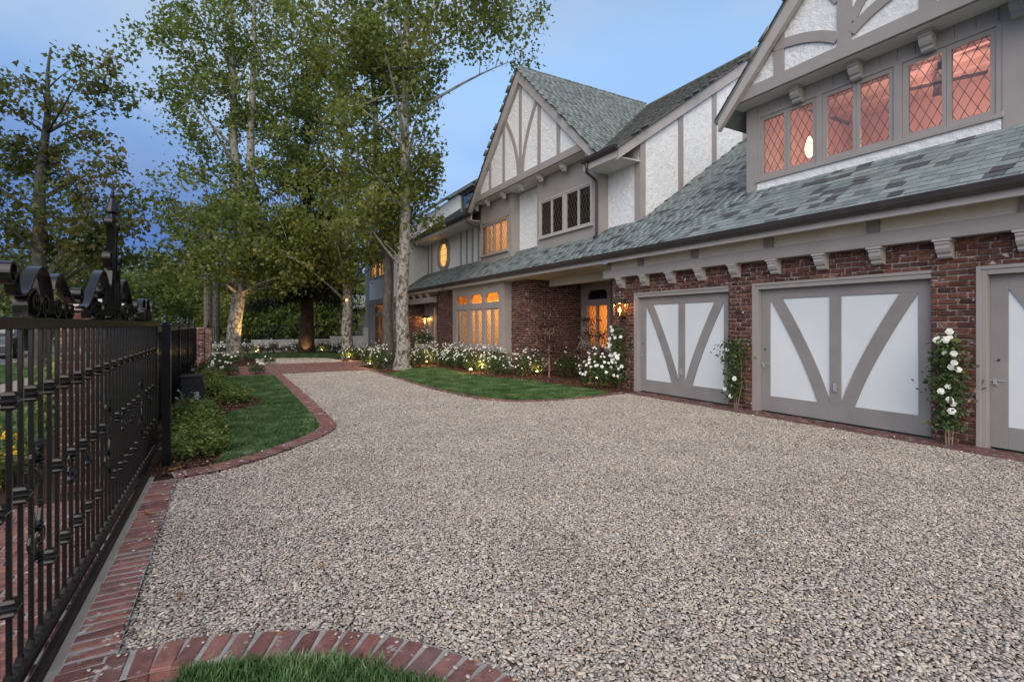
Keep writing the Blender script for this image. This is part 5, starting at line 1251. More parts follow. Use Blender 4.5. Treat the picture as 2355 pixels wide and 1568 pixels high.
# ================================================================== PLANTS
LEAF5 = np.array([(0, 0), (.46, .30), (.20, .50), (0, 1.0), (-.20, .50), (-.46, .30)])
LEAF4 = np.array([(0, 0), (.30, .45), (0, 1.0), (-.30, .45)])
SPRAY = np.array([(0, 0), (.10, .35), (.05, .8), (0, 1.0), (-.05, .8), (-.10, .35)])
def leaf_verts(C, size, droop=.35, up=.55, shape=LEAF5, out=None, rng=nr):
    n = len(C)
    nrm = rng.normal(0, 1, (n, 3))*.75; nrm[:, 2] += up
    if out is not None: nrm += out*.35
    nrm /= np.linalg.norm(nrm, axis=1)[:, None]
    d = rng.normal(0, 1, (n, 3)); d[:, 2] -= droop*1.6; d -= nrm*np.sum(d*nrm, 1)[:, None]; d /= np.linalg.norm(d, axis=1)[:, None]
    x = np.cross(d, nrm); s = size[:, None, None]; S_ = shape
    curl = (.10*np.abs(S_[:, 0])-.16*S_[:, 1]**2)
    return C[:, None, :]+s*(S_[None, :, 0, None]*x[:, None, :]+S_[None, :, 1, None]*d[:, None, :]+curl[None, :, None]*nrm[:, None, :])
def tree(nm, label, base, trunks, lobes, per, lsize, mat, bark, spread=.42, limbs=26, excl=None, shape=LEAF5, droop=.35, group=None, seed=1, gap=.0, up=.55, twig=True):
    """trunks: lists of (dx,dy,z,r); lobes: (dx,dy,z, rx,ry,rz, clusters)"""
    rng = np.random.default_rng(seed); t = thing(nm, (base[0], base[1], 0), label, 'tree', group); bx, by = base[0], base[1]
    C = []
    for cx_, cy__, cz, rx, ry, rz_, n in lobes:
        q = rng.normal(0, 1, (n, 3)); q /= np.linalg.norm(q, axis=1)[:, None]; rr = rng.random(n)**.45
        C.append(np.array([bx+cx_, by+cy__, cz])+q*rr[:, None]*np.array([rx, ry, rz_]))
    C = np.concatenate(C)
    if gap:
        f = np.sin(C[:, 0]*1.7+seed)*np.sin(C[:, 1]*1.5+2*seed)*np.sin(C[:, 2]*1.9+seed*.7); C = C[f > -1+gap]
    if excl is not None: C = C[~excl(C)]
    # wood
    mb = MB(); tp = []
    for tr in trunks:
        P = [Vector((bx+p[0], by+p[1], p[2])) for p in tr]; rad = [p[3] for p in tr]
        zq = np.linspace(0, 1, 26); s = np.linspace(0, 1, len(P)); pts = [Vector([np.interp(z, s, [p[i] for p in P]) for i in range(3)]) for z in zq]
        wg = min(.03, tr[0][3]*.12); pts = [p+Vector((wg*math.sin(i*.9+seed), wg*math.cos(i*1.1+seed), 0))*(1 if 1 < i < 25 else 0) for i, p in enumerate(pts)]
        rd = [float(np.interp(z, s, rad)) for z in zq]; mb.tube(pts, rd, 14); tp += list(zip(pts, rd))
    mb.build('trunk', bark, t, smooth=True)
    br = MB(); tz = np.array([p.z for p, _ in tp]); pick = rng.permutation(len(C))[:limbs]; LP = []
    for k in pick:
        e = Vector(C[k]); best = None
        for p, r_ in tp:
            h = math.hypot(e.x-p.x, e.y-p.y); want = e.z-.75*h; sc = abs(p.z-want)+.35*h+(5 if p.z < 2.2 else 0)
            if best is None or sc < best[0]: best = (sc, p, r_)
        p, r_ = best[1], best[2]; m_ = p.lerp(e, .5)+Vector((rng.normal(0, .15), rng.normal(0, .15), .12*(e-p).length*rng.random())); pts = []
        for i in range(8):
            tt = i/7; q = p*(1-tt)**2+m_*2*tt*(1-tt)+e*tt*tt; pts.append(q)
        r0 = min(r_*.5, .02+.018*(e-p).length); br.tube(pts, [max(.010, r0*(1-tt_/7.5)) for tt_ in range(8)], 5); LP += pts[2:]
    if twig and LP:
        LA = np.array([tuple(p) for p in LP])
        for c in C:
            dd = np.sum((LA-c)**2, 1); j = int(np.argmin(dd)); d = math.sqrt(dd[j])
            if .25 < d < 3.2:
                a = Vector(LA[j]); e = Vector(c); m_ = a.lerp(e, .5)+Vector((0, 0, .08*d)); br.tube([a, m_, e], [.014, .010, .006], 4, cap=False)
    if br.v: br.build('branches', bark, t, smooth=True)
    # leaves
    n = len(C)*per; ci = np.repeat(np.arange(len(C)), per); sp = spread*rng.uniform(.6, 1.35, len(C))[ci]
    off = rng.normal(0, 1, (n, 3))*sp[:, None]*np.array([.62, .62, .48]); Pn = C[ci]+off
    if excl is not None:
        kp = ~excl(Pn); Pn = Pn[kp]; ci = ci[kp]; off = off[kp]
    ctr = C.mean(0); out = Pn-ctr; out /= np.linalg.norm(out, axis=1)[:, None]+1e-6
    size = lsize*rng.uniform(.6, 1.25, len(Pn)); V = leaf_verts(Pn, size, droop, up, shape, out, rng)
    tint_ = np.clip(.42*rng.random(len(C))[ci]+.58*rng.random(len(Pn)), 0, 1)
    put('crown', np_mesh('crown', V, len(shape), mat, tint_), t); return t

def ex_house(P):
    x, y, z = P[:, 0], P[:, 1], P[:, 2]
    return ((z < 10.6) & (x > 6.5+np.clip(y-15.5, 0, 20)*.18)) | ((z < 10.6) & (y < 14.8) & (x > 5.4)) | (z < 2.7)
tree('sycamore', 'tall sycamore with pale mottled trunk standing nearest the house front', (5.16, 16.74),
     [[(0, 0, -.1, .38), (0, 0, .25, .27), (0, 0, 1.2, .22), (.05, 0, 4, .19), (.1, .05, 8, .155), (.12, 0, 11, .12), (.1, 0, 15, .07), (.1, 0, 17, .02)]],
     [(.1, 0, 13.6, 3.6, 3.6, 3.6, 135), (0, -.1, 9.6, 3.1, 3.1, 2.4, 95), (2.7, -.9, 13.0, 2.4, 2.3, 2.6, 72), (-.9, .5, 6.6, 2.3, 2.3, 1.5, 52), (-1.6, -.5, 10.8, 2.4, 2.4, 2.2, 56), (.6, .6, 7.6, 1.9, 1.6, 1.2, 34), (-.2, .2, 5.2, 1.9, 1.9, 1.0, 34), (1.0, .9, 6.0, 1.4, 1.6, 1.2, 26)],
     72, .16, 'leaf_syc', 'bark', .50, 46, ex_house, seed=3, gap=.93, up=.1)
tree('sycamore', 'slender darker sycamore trunk right behind the nearest sycamore', (4.98, 17.75),
     [[(0, 0, -.1, .26), (0, 0, .3, .19), (-.05, 0, 3, .16), (-.35, .1, 7, .12), (-.6, .2, 11, .07), (-.7, .2, 13, .03)]],
     [(-.6, .3, 10.5, 2.2, 2.2, 3.2, 60), (-.5, .5, 5.6, 1.6, 1.6, 1.2, 22)], 70, .165, 'leaf_syc', 'bark_grey', .48, 16, ex_house, seed=4, gap=.8, up=.2)
tree('sycamore', 'thin sycamore with a small light on its trunk in the far rose bed', (4.65, 23.3),
     [[(0, 0, -.1, .34), (0, 0, .4, .26), (-.03, 0, 2.5, .21), (-.08, 0, 6, .16), (-.1, 0, 11, .09), (-.1, 0, 15, .03)]],
     [(-.2, 0, 8.2, 2.8, 2.8, 2.8, 88), (-.3, 0, 13, 2.6, 2.6, 3.2, 70), (-1.6, -.6, 5.0, 2.0, 2.0, 1.3, 45), (-.6, -.3, 4.2, 2.2, 2.0, .9, 30), (1.0, .6, 5.2, 1.5, 1.8, 1.0, 28)], 76, .18, 'leaf_syc', 'bark', .5, 30, ex_house, seed=5, gap=.88, up=.1)
tree('sycamore', 'forked sycamore with an uplit orange trunk by the garden path', (.18, 24.85),
     [[(0, 0, -.1, .42), (0, 0, .4, .31), (.02, 0, 1.6, .27), (.25, -.12, 4, .24), (.5, -.25, 5.2, .21), (.62, -.35, 8, .17), (.7, -.4, 12, .12), (.75, -.4, 17, .05)], [(.42, -.2, 4.8, .24), (.2, -.05, 6.5, .2), (.0, .1, 9.5, .16), (-.1, .15, 14, .10), (-.2, .2, 18.5, .03)]],
     [(.2, 0, 15.6, 3.2, 3.2, 3.4, 125), (.2, -.2, 10.2, 3.5, 3.3, 2.8, 135), (0, -.4, 6.3, 3.4, 3.0, 1.9, 115), (1.6, -.6, 13, 2.4, 2.4, 3.0, 70), (1.8, -.6, 5.2, 2.6, 2.4, 1.7, 80), (.9, -.7, 3.9, 3.0, 2.4, 1.1, 80), (-1.3, -.8, 4.2, 2.0, 2.0, 1.3, 50), (-1.5, -.2, 12.6, 2.2, 2.2, 2.2, 45)],
     70, .17, 'leaf_syc2', 'bark', .5, 50, lambda P: P[:, 2] < 2.35, seed=6, gap=.9, up=.1)
# dark conifer
def conifer(nm, label, base, h, r, seed, z0=1.6, n=420):
    rng = np.random.default_rng(seed); t = thing(nm, (base[0], base[1], 0), label, 'tree')
    MB().tube([(base[0], base[1], -.1), (base[0], base[1], .5), (base[0]+.03, base[1], 2), (base[0], base[1], h*.5), (base[0], base[1], h)], [.52, .40, .33, .2, .03], 14).build('trunk', 'bark_dark', t, smooth=True)
    br = MB(); C = []; O = []
    for k in range(n):
        z = z0+(h-z0)*rng.random()**1.25; a = rng.uniform(0, 6.28); L = r*(1-(z-z0)/(h-z0))**.75*rng.uniform(.75, 1.12)+.25
        p = Vector((base[0], base[1], z)); e = p+Vector((math.cos(a)*L, math.sin(a)*L, -.28*L+.1)); br.tube([p, p.lerp(e, .5)+Vector((0, 0, .12*L)), e], [.035, .022, .008], 4, cap=False)
        m_ = int(18+L*22); tt = rng.random(m_)**.7
        for q in tt: C.append(tuple(p.lerp(e, q)+Vector((rng.normal(0, .13), rng.normal(0, .13), rng.normal(0, .09)+.12*L*4*q*(1-q)*.5)))); O.append((math.cos(a), math.sin(a), -.3))
    br.build('branches', 'bark_dark', t); C = np.array(C); O = np.array(O)
    V = leaf_verts(C, rng.uniform(.22, .42, len(C)), .6, .5, SPRAY, O*1.5, rng); put('crown', np_mesh('crown', V, 6, 'leaf_dark', rng.random(len(C))), t)
conifer('conifer', 'dark conifer with drooping boughs and a lamp-lit base in the far bed', (3.55, 28.4), 16, 2.7, 8, 3.0, 240)
# street tree with turning leaves, and others on the verge
tree('street_tree', 'big street tree with browning leaves on the left above the gate', (-6.0, 24.0),
     [[(0, 0, -.1, .36), (0, 0, .5, .27), (.05, 0, 3, .23), (.05, 0, 6, .18), (.25, -.1, 9, .10), (.4, -.2, 11.5, .03)], [(.05, 0, 2.6, .16), (.9, -.5, 4.3, .12), (1.6, -.9, 5.6, .05)]],
     [(.2, -.1, 8.4, 2.4, 2.4, 2.3, 70), (.6, -.3, 5.4, 2.8, 2.8, 1.9, 80), (1.9, -1.0, 10.1, 1.0, 1.0, 1.5, 20), (-1.4, .4, 7.6, 2.4, 2.4, 2.6, 60), (2.0, -1.1, 4.6, 1.7, 1.7, 1.3, 40), (2.6, -1.4, 7.3, .9, .9, .6, 10), (-1.2, .6, 4.2, 2.0, 2.0, 1.6, 45)],
     62, .19, 'leaf_street', 'bark_grey', .46, 40, lambda P: P[:, 2] < 2.2, seed=9, gap=1.0, up=.1)
tree('street_tree', 'sparse nearly bare tree reaching in at the top left corner', (-8.2, 19.0),
     [[(0, 0, -.1, .3), (0, 0, 3, .22), (.1, 0, 8, .14), (.3, 0, 13, .04)]],
     [(.6, -.3, 12.2, 1.8, 1.8, 1.8, 40), (0, 0, 9, 2.4, 2.4, 2, 40)], 7, .16, 'leaf_street', 'bark_grey', .35, 40, None, seed=10, gap=.2)
def at(px_, d): t_ = (px_-1177)/1148; return (d*(.4924+.8704*t_), d*(.8704-.4924*t_))
FAR = [(175, 30, 6.2, 2.6, 'leaf_street', 'bushy tree with yellowing leaves on the verge behind the street tree'), (262, 31, 5.6, 2.4, 'leaf_far', 'rounded green tree on the verge right of the street tree'), (345, 37, 7.0, 3.0, 'leaf_far', 'green tree behind the brick pillars, left of the forked sycamore'), (425, 43, 8.0, 3.4, 'leaf_syc2', 'leafy tree beyond the garden gate'),
       (30, 56, 11, 5.0, 'leaf_far', 'leftmost tree across the street'), (118, 70, 14, 6.0, 'leaf_street', 'brownish tree across the street, second from the left'), (235, 86, 15, 7.0, 'leaf_far', 'farthest tree down the street'), (480, 62, 13, 6.0, 'leaf_far', 'large tree far behind the garden gate'),
       (590, 46, 10.5, 4.4, 'leaf_far', 'green tree behind the white wall, left of the conifer'), (665, 41, 11.0, 3.8, 'leaf_syc', 'dark green tree behind the white wall beside the conifer'), (745, 46, 11.5, 4.2, 'leaf_syc', 'green tree behind the white wall, right of the conifer'), (830, 56, 12, 5.0, 'leaf_far', 'tree behind the neighbouring house'), (640, 36, 4.4, 2.4, 'leaf_syc2', 'low bush tree just behind the white wall, left of the conifer'), (735, 37, 3.8, 2.0, 'leaf_syc', 'low bush behind the wall near the thin sycamore'), (555, 36, 4.4, 2.2, 'leaf_syc', 'low green bush tree behind the wall by the forked sycamore')]
for k, (px_, d, h, r, mt, lb_) in enumerate(FAR):
    x, y = at(px_, d); sz = max(.26, .0065*d)
    tree('background_tree', lb_, (x, y), [[(0, 0, -.1, .25), (0, 0, 1, .2), (.1, 0, h*.5, .13), (0, 0, h*.85, .04)]],
         [(0, 0, h*.62, r, r, h*.38, 70), (.2*r, -.3*r, h*.30, r*.95, r*.95, h*.26, 55), (-.3*r, .2*r, h*.42, r*.9, r*.9, h*.25, 30)], 44, sz, mt, 'bark_grey', r*.20, 10, lambda P: P[:, 2] < .35, group='trees in the background', seed=20+k, gap=.12, twig=False)
# palm trunks by the pillars
for k, (px_, d, h, lb_) in enumerate(((478, 27, 7.5, 'ringed palm trunk just behind the brick pillars'), (497, 31, 7.0, 'grey trunk behind the ringed palm'))):
    x, y = at(px_, d); t = thing('palm_trunk', (x, y, 0), lb_, 'palm'); mb = MB(); zq = [i*.14 for i in range(int(h/.14))]
    mb.tube([(x, y, z) for z in zq], [.19+.012*(i % 2) for i in range(len(zq))], 12); mb.build('trunk', 'palm_bark' if k == 0 else 'bark_grey', t)
    rng = np.random.default_rng(70+k); V = []
    for f in range(22):
        a = rng.uniform(0, 6.28); el_ = rng.uniform(-.4, 1.0)
        for i in range(16):
            q = i/15; c = np.array([x+math.cos(a)*1.9*q*math.cos(el_), y+math.sin(a)*1.9*q*math.cos(el_), h+1.9*q*math.sin(el_)-1.1*q*q]); V.append(c)
    V = np.array(V); put('crown', np_mesh('crown', leaf_verts(V, rng.uniform(.4, .7, len(V)), .5, .4, SPRAY, None, rng), 6, 'leaf_far', rng.random(len(V))), t)

# ---- shrubs and roses
def bush_mesh(seed, n, lsize, mat, shape=LEAF4, core=.35, flat=1.0):
    rng = np.random.default_rng(seed); q = rng.normal(0, 1, (n, 3)); q /= np.linalg.norm(q, axis=1)[:, None]; q[:, 2] = np.abs(q[:, 2])*rng.uniform(.2, 1, n)+rng.uniform(-.55, .1, n)
    r = (core+(1-core)*rng.random(n)**.5)*(1+.16*np.sin(q[:, 0]*5+seed)*np.sin(q[:, 1]*6+seed*2)+.10*np.sin(q[:, 2]*9)); P = q*r[:, None]; P[:, 2] = np.clip((P[:, 2]+.55)/1.5, .02, 1.05)*flat
    P[:, 0] *= .5*(1-.25*np.clip(.3-P[:, 2], 0, 1)); P[:, 1] *= .5*(1-.25*np.clip(.3-P[:, 2], 0, 1))
    out = q.copy(); V = leaf_verts(P, lsize*rng.uniform(.6, 1.3, n), .1, .5, shape, out*2, rng)
    return np_mesh('foliage', V, len(shape), mat, np.clip(rng.random(n), 0, 1))
ROSE = [bush_mesh(400+k, 950, .075, 'leaf_rose') for k in range(5)]
SHRUB = [bush_mesh(420+k, 1500, .085, 'leaf_shrub', core=.5) for k in range(4)]
def canes(seed, n=7, mat='stem'):
    r = random.Random(seed); mb = MB()
    for _ in range(n):
        a = r.uniform(0, 6.28); e = r.uniform(.1, .38); mb.tube([(.03*math.cos(a), .03*math.sin(a), -.01), (e*.5*math.cos(a), e*.5*math.sin(a), .3), (e*math.cos(a), e*math.sin(a), r.uniform(.6, .95))], [.014, .011, .006], 5)
    return mb.mesh('canes', mat)
CANES = [canes(k) for k in range(4)]
def flower(seed):
    r = random.Random(seed); mb = MB()
    for ringn, (n, rad, h, lift) in enumerate(((6, 1.0, .15, -.05), (5, .72, .42, .06), (4, .42, .58, .16))):
        for k in range(n):
            a = 2*math.pi*k/n+ringn*.5+r.uniform(-.15, .15); w_ = 5.6/n*rad; ca, sa = math.cos(a), math.sin(a)
            P = lambda q, s_, z: (q*ca-s_*sa, q*sa+s_*ca, z)
            k0 = len(mb.v); mb.v += [P(.05, 0, lift), P(rad*.55, -w_*.5, lift+h*.5), P(rad*.6, w_*.5, lift+h*.5), P(rad*.92, -w_*.36, lift+h*r.uniform(.8, 1.1)), P(rad*.92, w_*.36, lift+h*r.uniform(.8, 1.1)), P(rad*1.02, 0, lift+h*r.uniform(.75, 1.0))]
            mb.f += [(k0, k0+1, k0+2), (k0+1, k0+3, k0+5, k0+4, k0+2)]
    mb.lathe((0, 0, .25), [(.2, 0), (.26, .15), (.18, .32), (.03, .38)], 7)
    return mb.mesh('rose_flower', 'petal')
FLOW = [flower(k) for k in range(5)]
def rose_bush(x, y, r, h, nf, label, group=None, seed=None, fs=.026, foliage=ROSE, face=None):
    seed = seed if seed is not None else int(x*131+y*977); rr = random.Random(seed)
    t = thing('rose_bush', (x, y, 0), label, 'rose bush', group)
    put('foliage', rr.choice(foliage), t, (x, y, .0), (0, 0, rr.uniform(0, 6.28)), (2*r, 2*r, h)); put('canes', rr.choice(CANES), t, (x, y, 0), (0, 0, rr.uniform(0, 6)), (2*r, 2*r, h))
    for k in range(nf):
        a = rr.uniform(0, 6.28) if face is None else face+rr.uniform(-1.7, 1.7); e = math.asin(rr.uniform(-.05, .98)); q = rr.uniform(.86, 1.1)
        s = fs*rr.uniform(.7, 1.25); o = Vector((math.cos(a)*math.cos(e), math.sin(a)*math.cos(e), math.sin(e)))
        p = (x+o.x*r*q, y+o.y*r*q, h*(.36+.64*o.z*q)); d = Vector((o.x-.25, o.y-.35, o.z+.45)).to_track_quat('Z', 'Y').to_euler()
        put('rose_flower', rr.choice(FLOW), t, p, d, (s, s, s))
    return t
TO_CAM = math.atan2(-.87, -.49)
ordn = ['first', 'second', 'third', 'fourth', 'fifth', 'sixth', 'seventh', 'eighth', 'ninth', 'tenth', 'eleventh', 'twelfth', 'thirteenth']
front = [(6.75, 19.0, .50, .95), (7.0, 18.1, .48, .92), (7.05, 17.3, .46, .86), (7.0, 16.5, .48, .92), (7.1, 15.7, .46, .88), (7.15, 14.9, .50, .95), (7.35, 14.1, .42, .95), (7.2, 13.5, .40, .72), (7.75, 12.75, .52, .88)]
for k, (x, y, r, h) in enumerate(front): rose_bush(x, y, r, h, 44 if k != 7 else 20, 'white rose bush along the house below the bay window, %s from the front door end' % ordn[k], 'roses in the bed under the bay window', face=TO_CAM)
rose_bush(8.9, 12.3, .42, .85, 10, 'shaded rose bush under the porch wall behind the small maples', face=TO_CAM)
rose_bush(9.4, 11.2, .45, .85, 8, 'shaded rose bush below the porch window', face=TO_CAM)
rose_bush(7.78, 9.45, .50, 1.0, 46, 'full white rose bush at the right end of the lawn beside the lantern pier', face=TO_CAM, fs=.034)
side = [(4.62, 18.55, .48, .86), (5.35, 18.75, .46, .92), (6.0, 18.7, .46, .90), (4.60, 17.55, .46, .88), (6.1, 17.6, .42, .72)]
for k, (x, y, r, h) in enumerate(side): rose_bush(x, y, r, h, 26, ['white rose bush at the drive corner beyond the nearest sycamore', 'white rose bush behind the slender sycamore', 'white rose bush between the sycamores and the front door', 'lamp-lit white rose bush just left of the nearest sycamore', 'low rose bush just right of the nearest sycamore'][k], 'roses around the nearest sycamore', face=TO_CAM)
farb = [(4.55, 22.5, .45, .75), (5.3, 22.55, .5, .85), (6.1, 22.6, .5, .9), (6.9, 22.8, .48, .85), (5.0, 24.6, .45, .75)]
for k, (x, y, r, h) in enumerate(farb): rose_bush(x, y, r, h, 18, 'white rose bush beyond the entry path, %s from the crossing' % ordn[k], 'roses beyond the entry path', face=TO_CAM)
for k in range(11):
    x = -.4+k*.62; rose_bush(x, 29.7+.4*math.sin(k*2.1), .45, .62+.14*math.sin(k*3.3)+.1, 12, 'white rose bush before the far white wall, %s from the left' % ordn[k], 'roses before the far wall', face=TO_CAM, fs=.05)
lf = [(-.48, 16.2, .42, .78, 17, 'white rose bush with large blooms behind the gate motor'), (-.30, 19.9, .42, .70, 9, 'rose bush at the foot of the brick pillars'), (.12, 22.9, .40, .55, 6, 'small rose bush before the forked sycamore'), (.02, 17.35, .28, .46, 3, 'small yellowish rose bush on the left brick path'), (.74, 17.45, .27, .42, 4, 'small rose bush at the corner of the left lawn and the path'), (1.35, 21.6, .28, .42, 2, 'small rose bush on the far side of the brick crossing')]
for x, y, r, h, n, lb_ in lf: rose_bush(x, y, r, h, n, lb_, face=TO_CAM, fs=.038)
shr = [(-.33, 6.95, .33, .40, 'nearest yellow-green shrub in the mulch by the gate end'), (-.36, 7.75, .34, .40, 'second yellow-green shrub from the gate end'), (-.40, 8.75, .35, .42, 'third yellow-green shrub from the gate end'), (-.50, 9.8, .36, .44, 'fourth yellow-green shrub from the gate end'), (.12, 11.2, .31, .44, 'yellow-green shrub standing alone in the edge of the left lawn'), (-.30, 12.6, .34, .52, 'yellow-green shrub beside the gate motor'), (-.42, 14.0, .34, .58, 'yellow-green shrub behind the gate motor'), (-.45, 15.1, .33, .56, 'last yellow-green shrub before the large-bloomed rose')]
for k, (x, y, r, h, lb_) in enumerate(shr):
    t = thing('garden_shrub', (x, y, 0), lb_, 'shrub', 'shrubs along the iron fence'); put('foliage', SHRUB[k % 4], t, (x, y, 0), (0, 0, k*1.3), (2*r, 2*r, h)); put('canes', CANES[k % 4], t, (x, y, 0), (0, 0, k), (1.6*r, 1.6*r, h*.9))
# climbing roses on the garage piers
def climber(x, y, h, wd, nl, nf, label, seed, cane='stem', fs=.038, prof=None):
    rng = np.random.default_rng(seed); r = random.Random(seed); t = thing('climbing_rose', (x, y, 0), label, 'climbing rose', 'climbing roses on the garage piers')
    mb = MB()
    for k in range(3): mb.tube([(x, y+.03*(k-1), -.01), (x+.05, y+.05*(k-1)+r.uniform(-.05, .05), h*.35), (x+.02, y+.06*(k-1)+r.uniform(-.06, .06), h*.7), (x+.0, y+.06*(k-1), h*.95)], [.010, .008, .007, .004], 6)
    mb.build('canes', cane, t)
    z = .22+(h-.25)*rng.random(nl); f = np.array([prof(q/h) if prof else 1. for q in z]); f = f*(1+.35*np.sin(z*7+seed)); P = np.stack([x-.04+rng.normal(0, .085, nl), y+rng.normal(0, .5, nl)*wd*f, z], 1)
    V = leaf_verts(P, .066*rng.uniform(.6, 1.25, nl), .4, .3, LEAF4, np.tile((-1., -.4, .2), (nl, 1)), rng); put('foliage', np_mesh('foliage', V, 4, 'leaf_rose', rng.random(nl)), t)
    for k in range(nf):
        zz_ = r.uniform(.25, h+.08); f = (prof(min(1, zz_/h)) if prof else 1.); s = fs*r.uniform(.75, 1.2)
        put('rose_flower', r.choice(FLOW), t, (x-.14+r.uniform(-.05, .04), y+r.uniform(-.9, .9)*wd*f, zz_), Vector((-1, -.45+r.uniform(-.4, .4), .35+r.uniform(-.3, .4))).to_track_quat('Z', 'Y').to_euler(), (s, s, s))
    return t
climber(8.02, 9.05, 1.55, .26, 1000, 24, 'climbing white rose on the lantern pier', 31, fs=.042)
climber(8.05, 5.93, 1.32, .20, 950, 5, 'sparse climbing rose on the pier between the left and middle garage doors', 32, 'cane', prof=lambda q: .55+.6*q)
climber(8.05, 2.82, 1.42, .19, 1150, 15, 'climbing white rose on the pier right of the middle garage door', 33, 'cane', prof=lambda q: 1.15-.4*q)
for (x, y, z, s_, par) in ((7.98, 5.60, .93, .06, 0), (7.97, 5.56, .86, .055, 0)): pass
# small red maples by the porch
def maple(x, y, h, label, seed):
    tree('japanese_maple', label, (x, y), [[(0, 0, -.02, .022), (.01, 0, .4, .02), (0, .01, .8, .016), (.02, 0, h*.8, .008)]], [(0, 0, h*.50, .5, .5, .07, 15), (.05, 0, h*.72, .45, .45, .10, 15), (0, .1, h*.95, .3, .3, .12, 9)], 24, .055, 'leaf_maple', 'cane', .13, 16, lambda P: P[:, 2] < .35, group='small maples before the porch', seed=seed, droop=.5)
maple(8.05, 12.05, 1.55, 'small dark-red maple before the brick projection', 41); maple(8.35, 10.55, 1.75, 'small dark-red maple before the porch window', 42)
# potted flowers at the entry
pt = thing('flower_pot', (7.65, 21.75, 0), 'pale round pot of white flowers at the front door', 'flower pot')
MB().lathe((7.65, 21.75, 0), [(.22, 0), (.25, .05), (.33, .55), (.36, .62), (.36, .66), (.31, .66), (.30, .60)], 20).build('pot', 'pot', pt, smooth=True)
put('foliage', ROSE[1], pt, (7.65, 21.75, .55), None, (1.05, 1.05, .95))
for k in range(34):
    a = rnd.uniform(0, 6.28); e = math.asin(rnd.uniform(0, 1)); put('flower', FLOW[k % 5], pt, (7.65+.5*math.cos(a)*math.cos(e), 21.75+.5*math.sin(a)*math.cos(e), .92+.5*math.sin(e)), (rnd.uniform(-.6, .6), rnd.uniform(-.6, .6), 0), (.04,)*3)
# yellow flowers and green hedge outside the gate
yf = thing('yellow_flower_bush', (-2.1, 6.9, 0), 'low bush of yellow flowers seen through the gate bars', 'flower bush'); put('foliage', SHRUB[0], yf, (-2.25, 6.7, 0), None, (1.0, 1.0, .55)); put('foliage', SHRUB[2], yf, (-2.9, 6.9, 0), None, (1.1, 1.0, .6))
yfl = flower(9); yfl.materials.clear(); yfl.materials.append(MT['yellow_petal'])
for k in range(120):
    c = rnd.choice(((-2.25, 6.7), (-2.9, 6.9))); a = rnd.uniform(0, 6.28); e = math.asin(rnd.uniform(-.1, 1)); put('flower', yfl, yf, (c[0]+.48*math.cos(a)*math.cos(e), c[1]+.48*math.sin(a)*math.cos(e), .26+.33*math.sin(e)), (rnd.uniform(-.6, .6), rnd.uniform(-.6, .6), 0), (.028,)*3)
for k, (x, y, s_, lb_) in enumerate(((-1.9, 9.6, 1.2, 'green hedge bush outside the fence, nearest the stone-topped pillar'), (-2.2, 11.4, 1.3, 'green hedge bush outside the fence, second from the stone-topped pillar'), (-2.0, 13.4, 1.3, 'green hedge bush outside the fence, third from the stone-topped pillar'))):
    t = thing('hedge_bush', (x, y, 0), lb_, 'bush', 'hedge bushes outside the fence'); put('foliage', SHRUB[k], t, (x, y, 0), (0, 0, k), (s_, s_, s_*1.05)); put('foliage', SHRUB[3-k], t, (x, y, 0), (0, 0, k+1), (s_*.9, s_*.9, s_*1.1))

# ================================================================== LIGHTS IN THE GARDEN
def uplight(x, y, e, label, aim=None, r=.028, glow=True, col=(1, .62, .22), zt=.14):
    t = thing('garden_light', (x, y, 0), label, 'garden light', 'garden uplights')
    MB().tube([(x, y, -.02), (x, y, zt-.05)], .010, 6).build('stake', 'bronze', t); MB().lathe((x, y, zt-.06), [(.02, 0), (.036, .015), (.040, .075), (.034, .075), (.03, .06)], 12).build('housing', 'bronze', t)
    MB().lathe((x, y, zt), [(.005, -.01), (r, 0), (r*1.05, .018), (r*.7, .038), (.003, .046)], 12).build('lens', 'uplight_lens', t, smooth=True)
    lamp('uplight', (x, y, zt+.10), e, col, .03, t)
uplight(6.50, 18.1, 16, 'brightest garden light, at the lawn edge right of the nearest sycamore', r=.05); uplight(6.55, 14.2, 13, 'garden light at the lawn edge below the bay window', r=.04); uplight(7.95, 12.55, 7, 'garden light beside the small maples', r=.03)
uplight(4.35, 17.95, 9, 'garden light among the roses left of the nearest sycamore', r=.022); uplight(4.45, 22.1, 9, 'garden light among the roses by the thin sycamore', r=.022); uplight(7.1, 14.5, 8, 'garden light tucked between the roses under the bay', r=.02); uplight(8.3, 10.2, 6, 'garden light behind the full rose at the lawn end', r=.02)
uplight(1.2, 29.0, 4, 'garden light among the roses left of the conifer', r=.025); uplight(4.4, 29.0, 4, 'garden light among the roses right of the conifer', r=.025)
def spot_up(x, y, aim, e, label, size=40):
    t = thing('spotlight', (x, y, 0), label, 'spotlight', 'tree spotlights'); MB().lathe((x, y, 0), [(.03, -.02), (.03, .04), (.05, .05), (.05, .12), (.042, .12), (.04, .09)], 12).build('housing', 'bronze', t)
    lamp('spot', (x, y, .14), e, (1, .62, .26), .03, t, size, aim)
spot_up(1.15, 24.35, (.30, 24.80, 2.4), 420, 'ground spotlight that lights the forked sycamore from the right', 42)
spot_up(3.35, 27.55, (3.55, 28.3, .7), 32, 'ground spotlight at the foot of the conifer', 50)
tl = thing('trunk_light', (4.62, 23.05, 2.62), 'tiny round lamp fixed to the thin sycamore', 'lamp'); MB().lathe((0, 0, 0), [(.05, 0), (.055, .02), (.045, .03)], 12).build('housing', 'bronze', tl).matrix_world = Matrix.Translation((4.56, 23.08, 2.66)) @ Euler((R(90), 0, R(-29))).to_matrix().to_4x4()
MB().lathe((4.54, 23.02, 2.64), [(.005, -.03), (.03, 0), (.005, .03)], 10).build('lens', 'uplight_lens', tl)

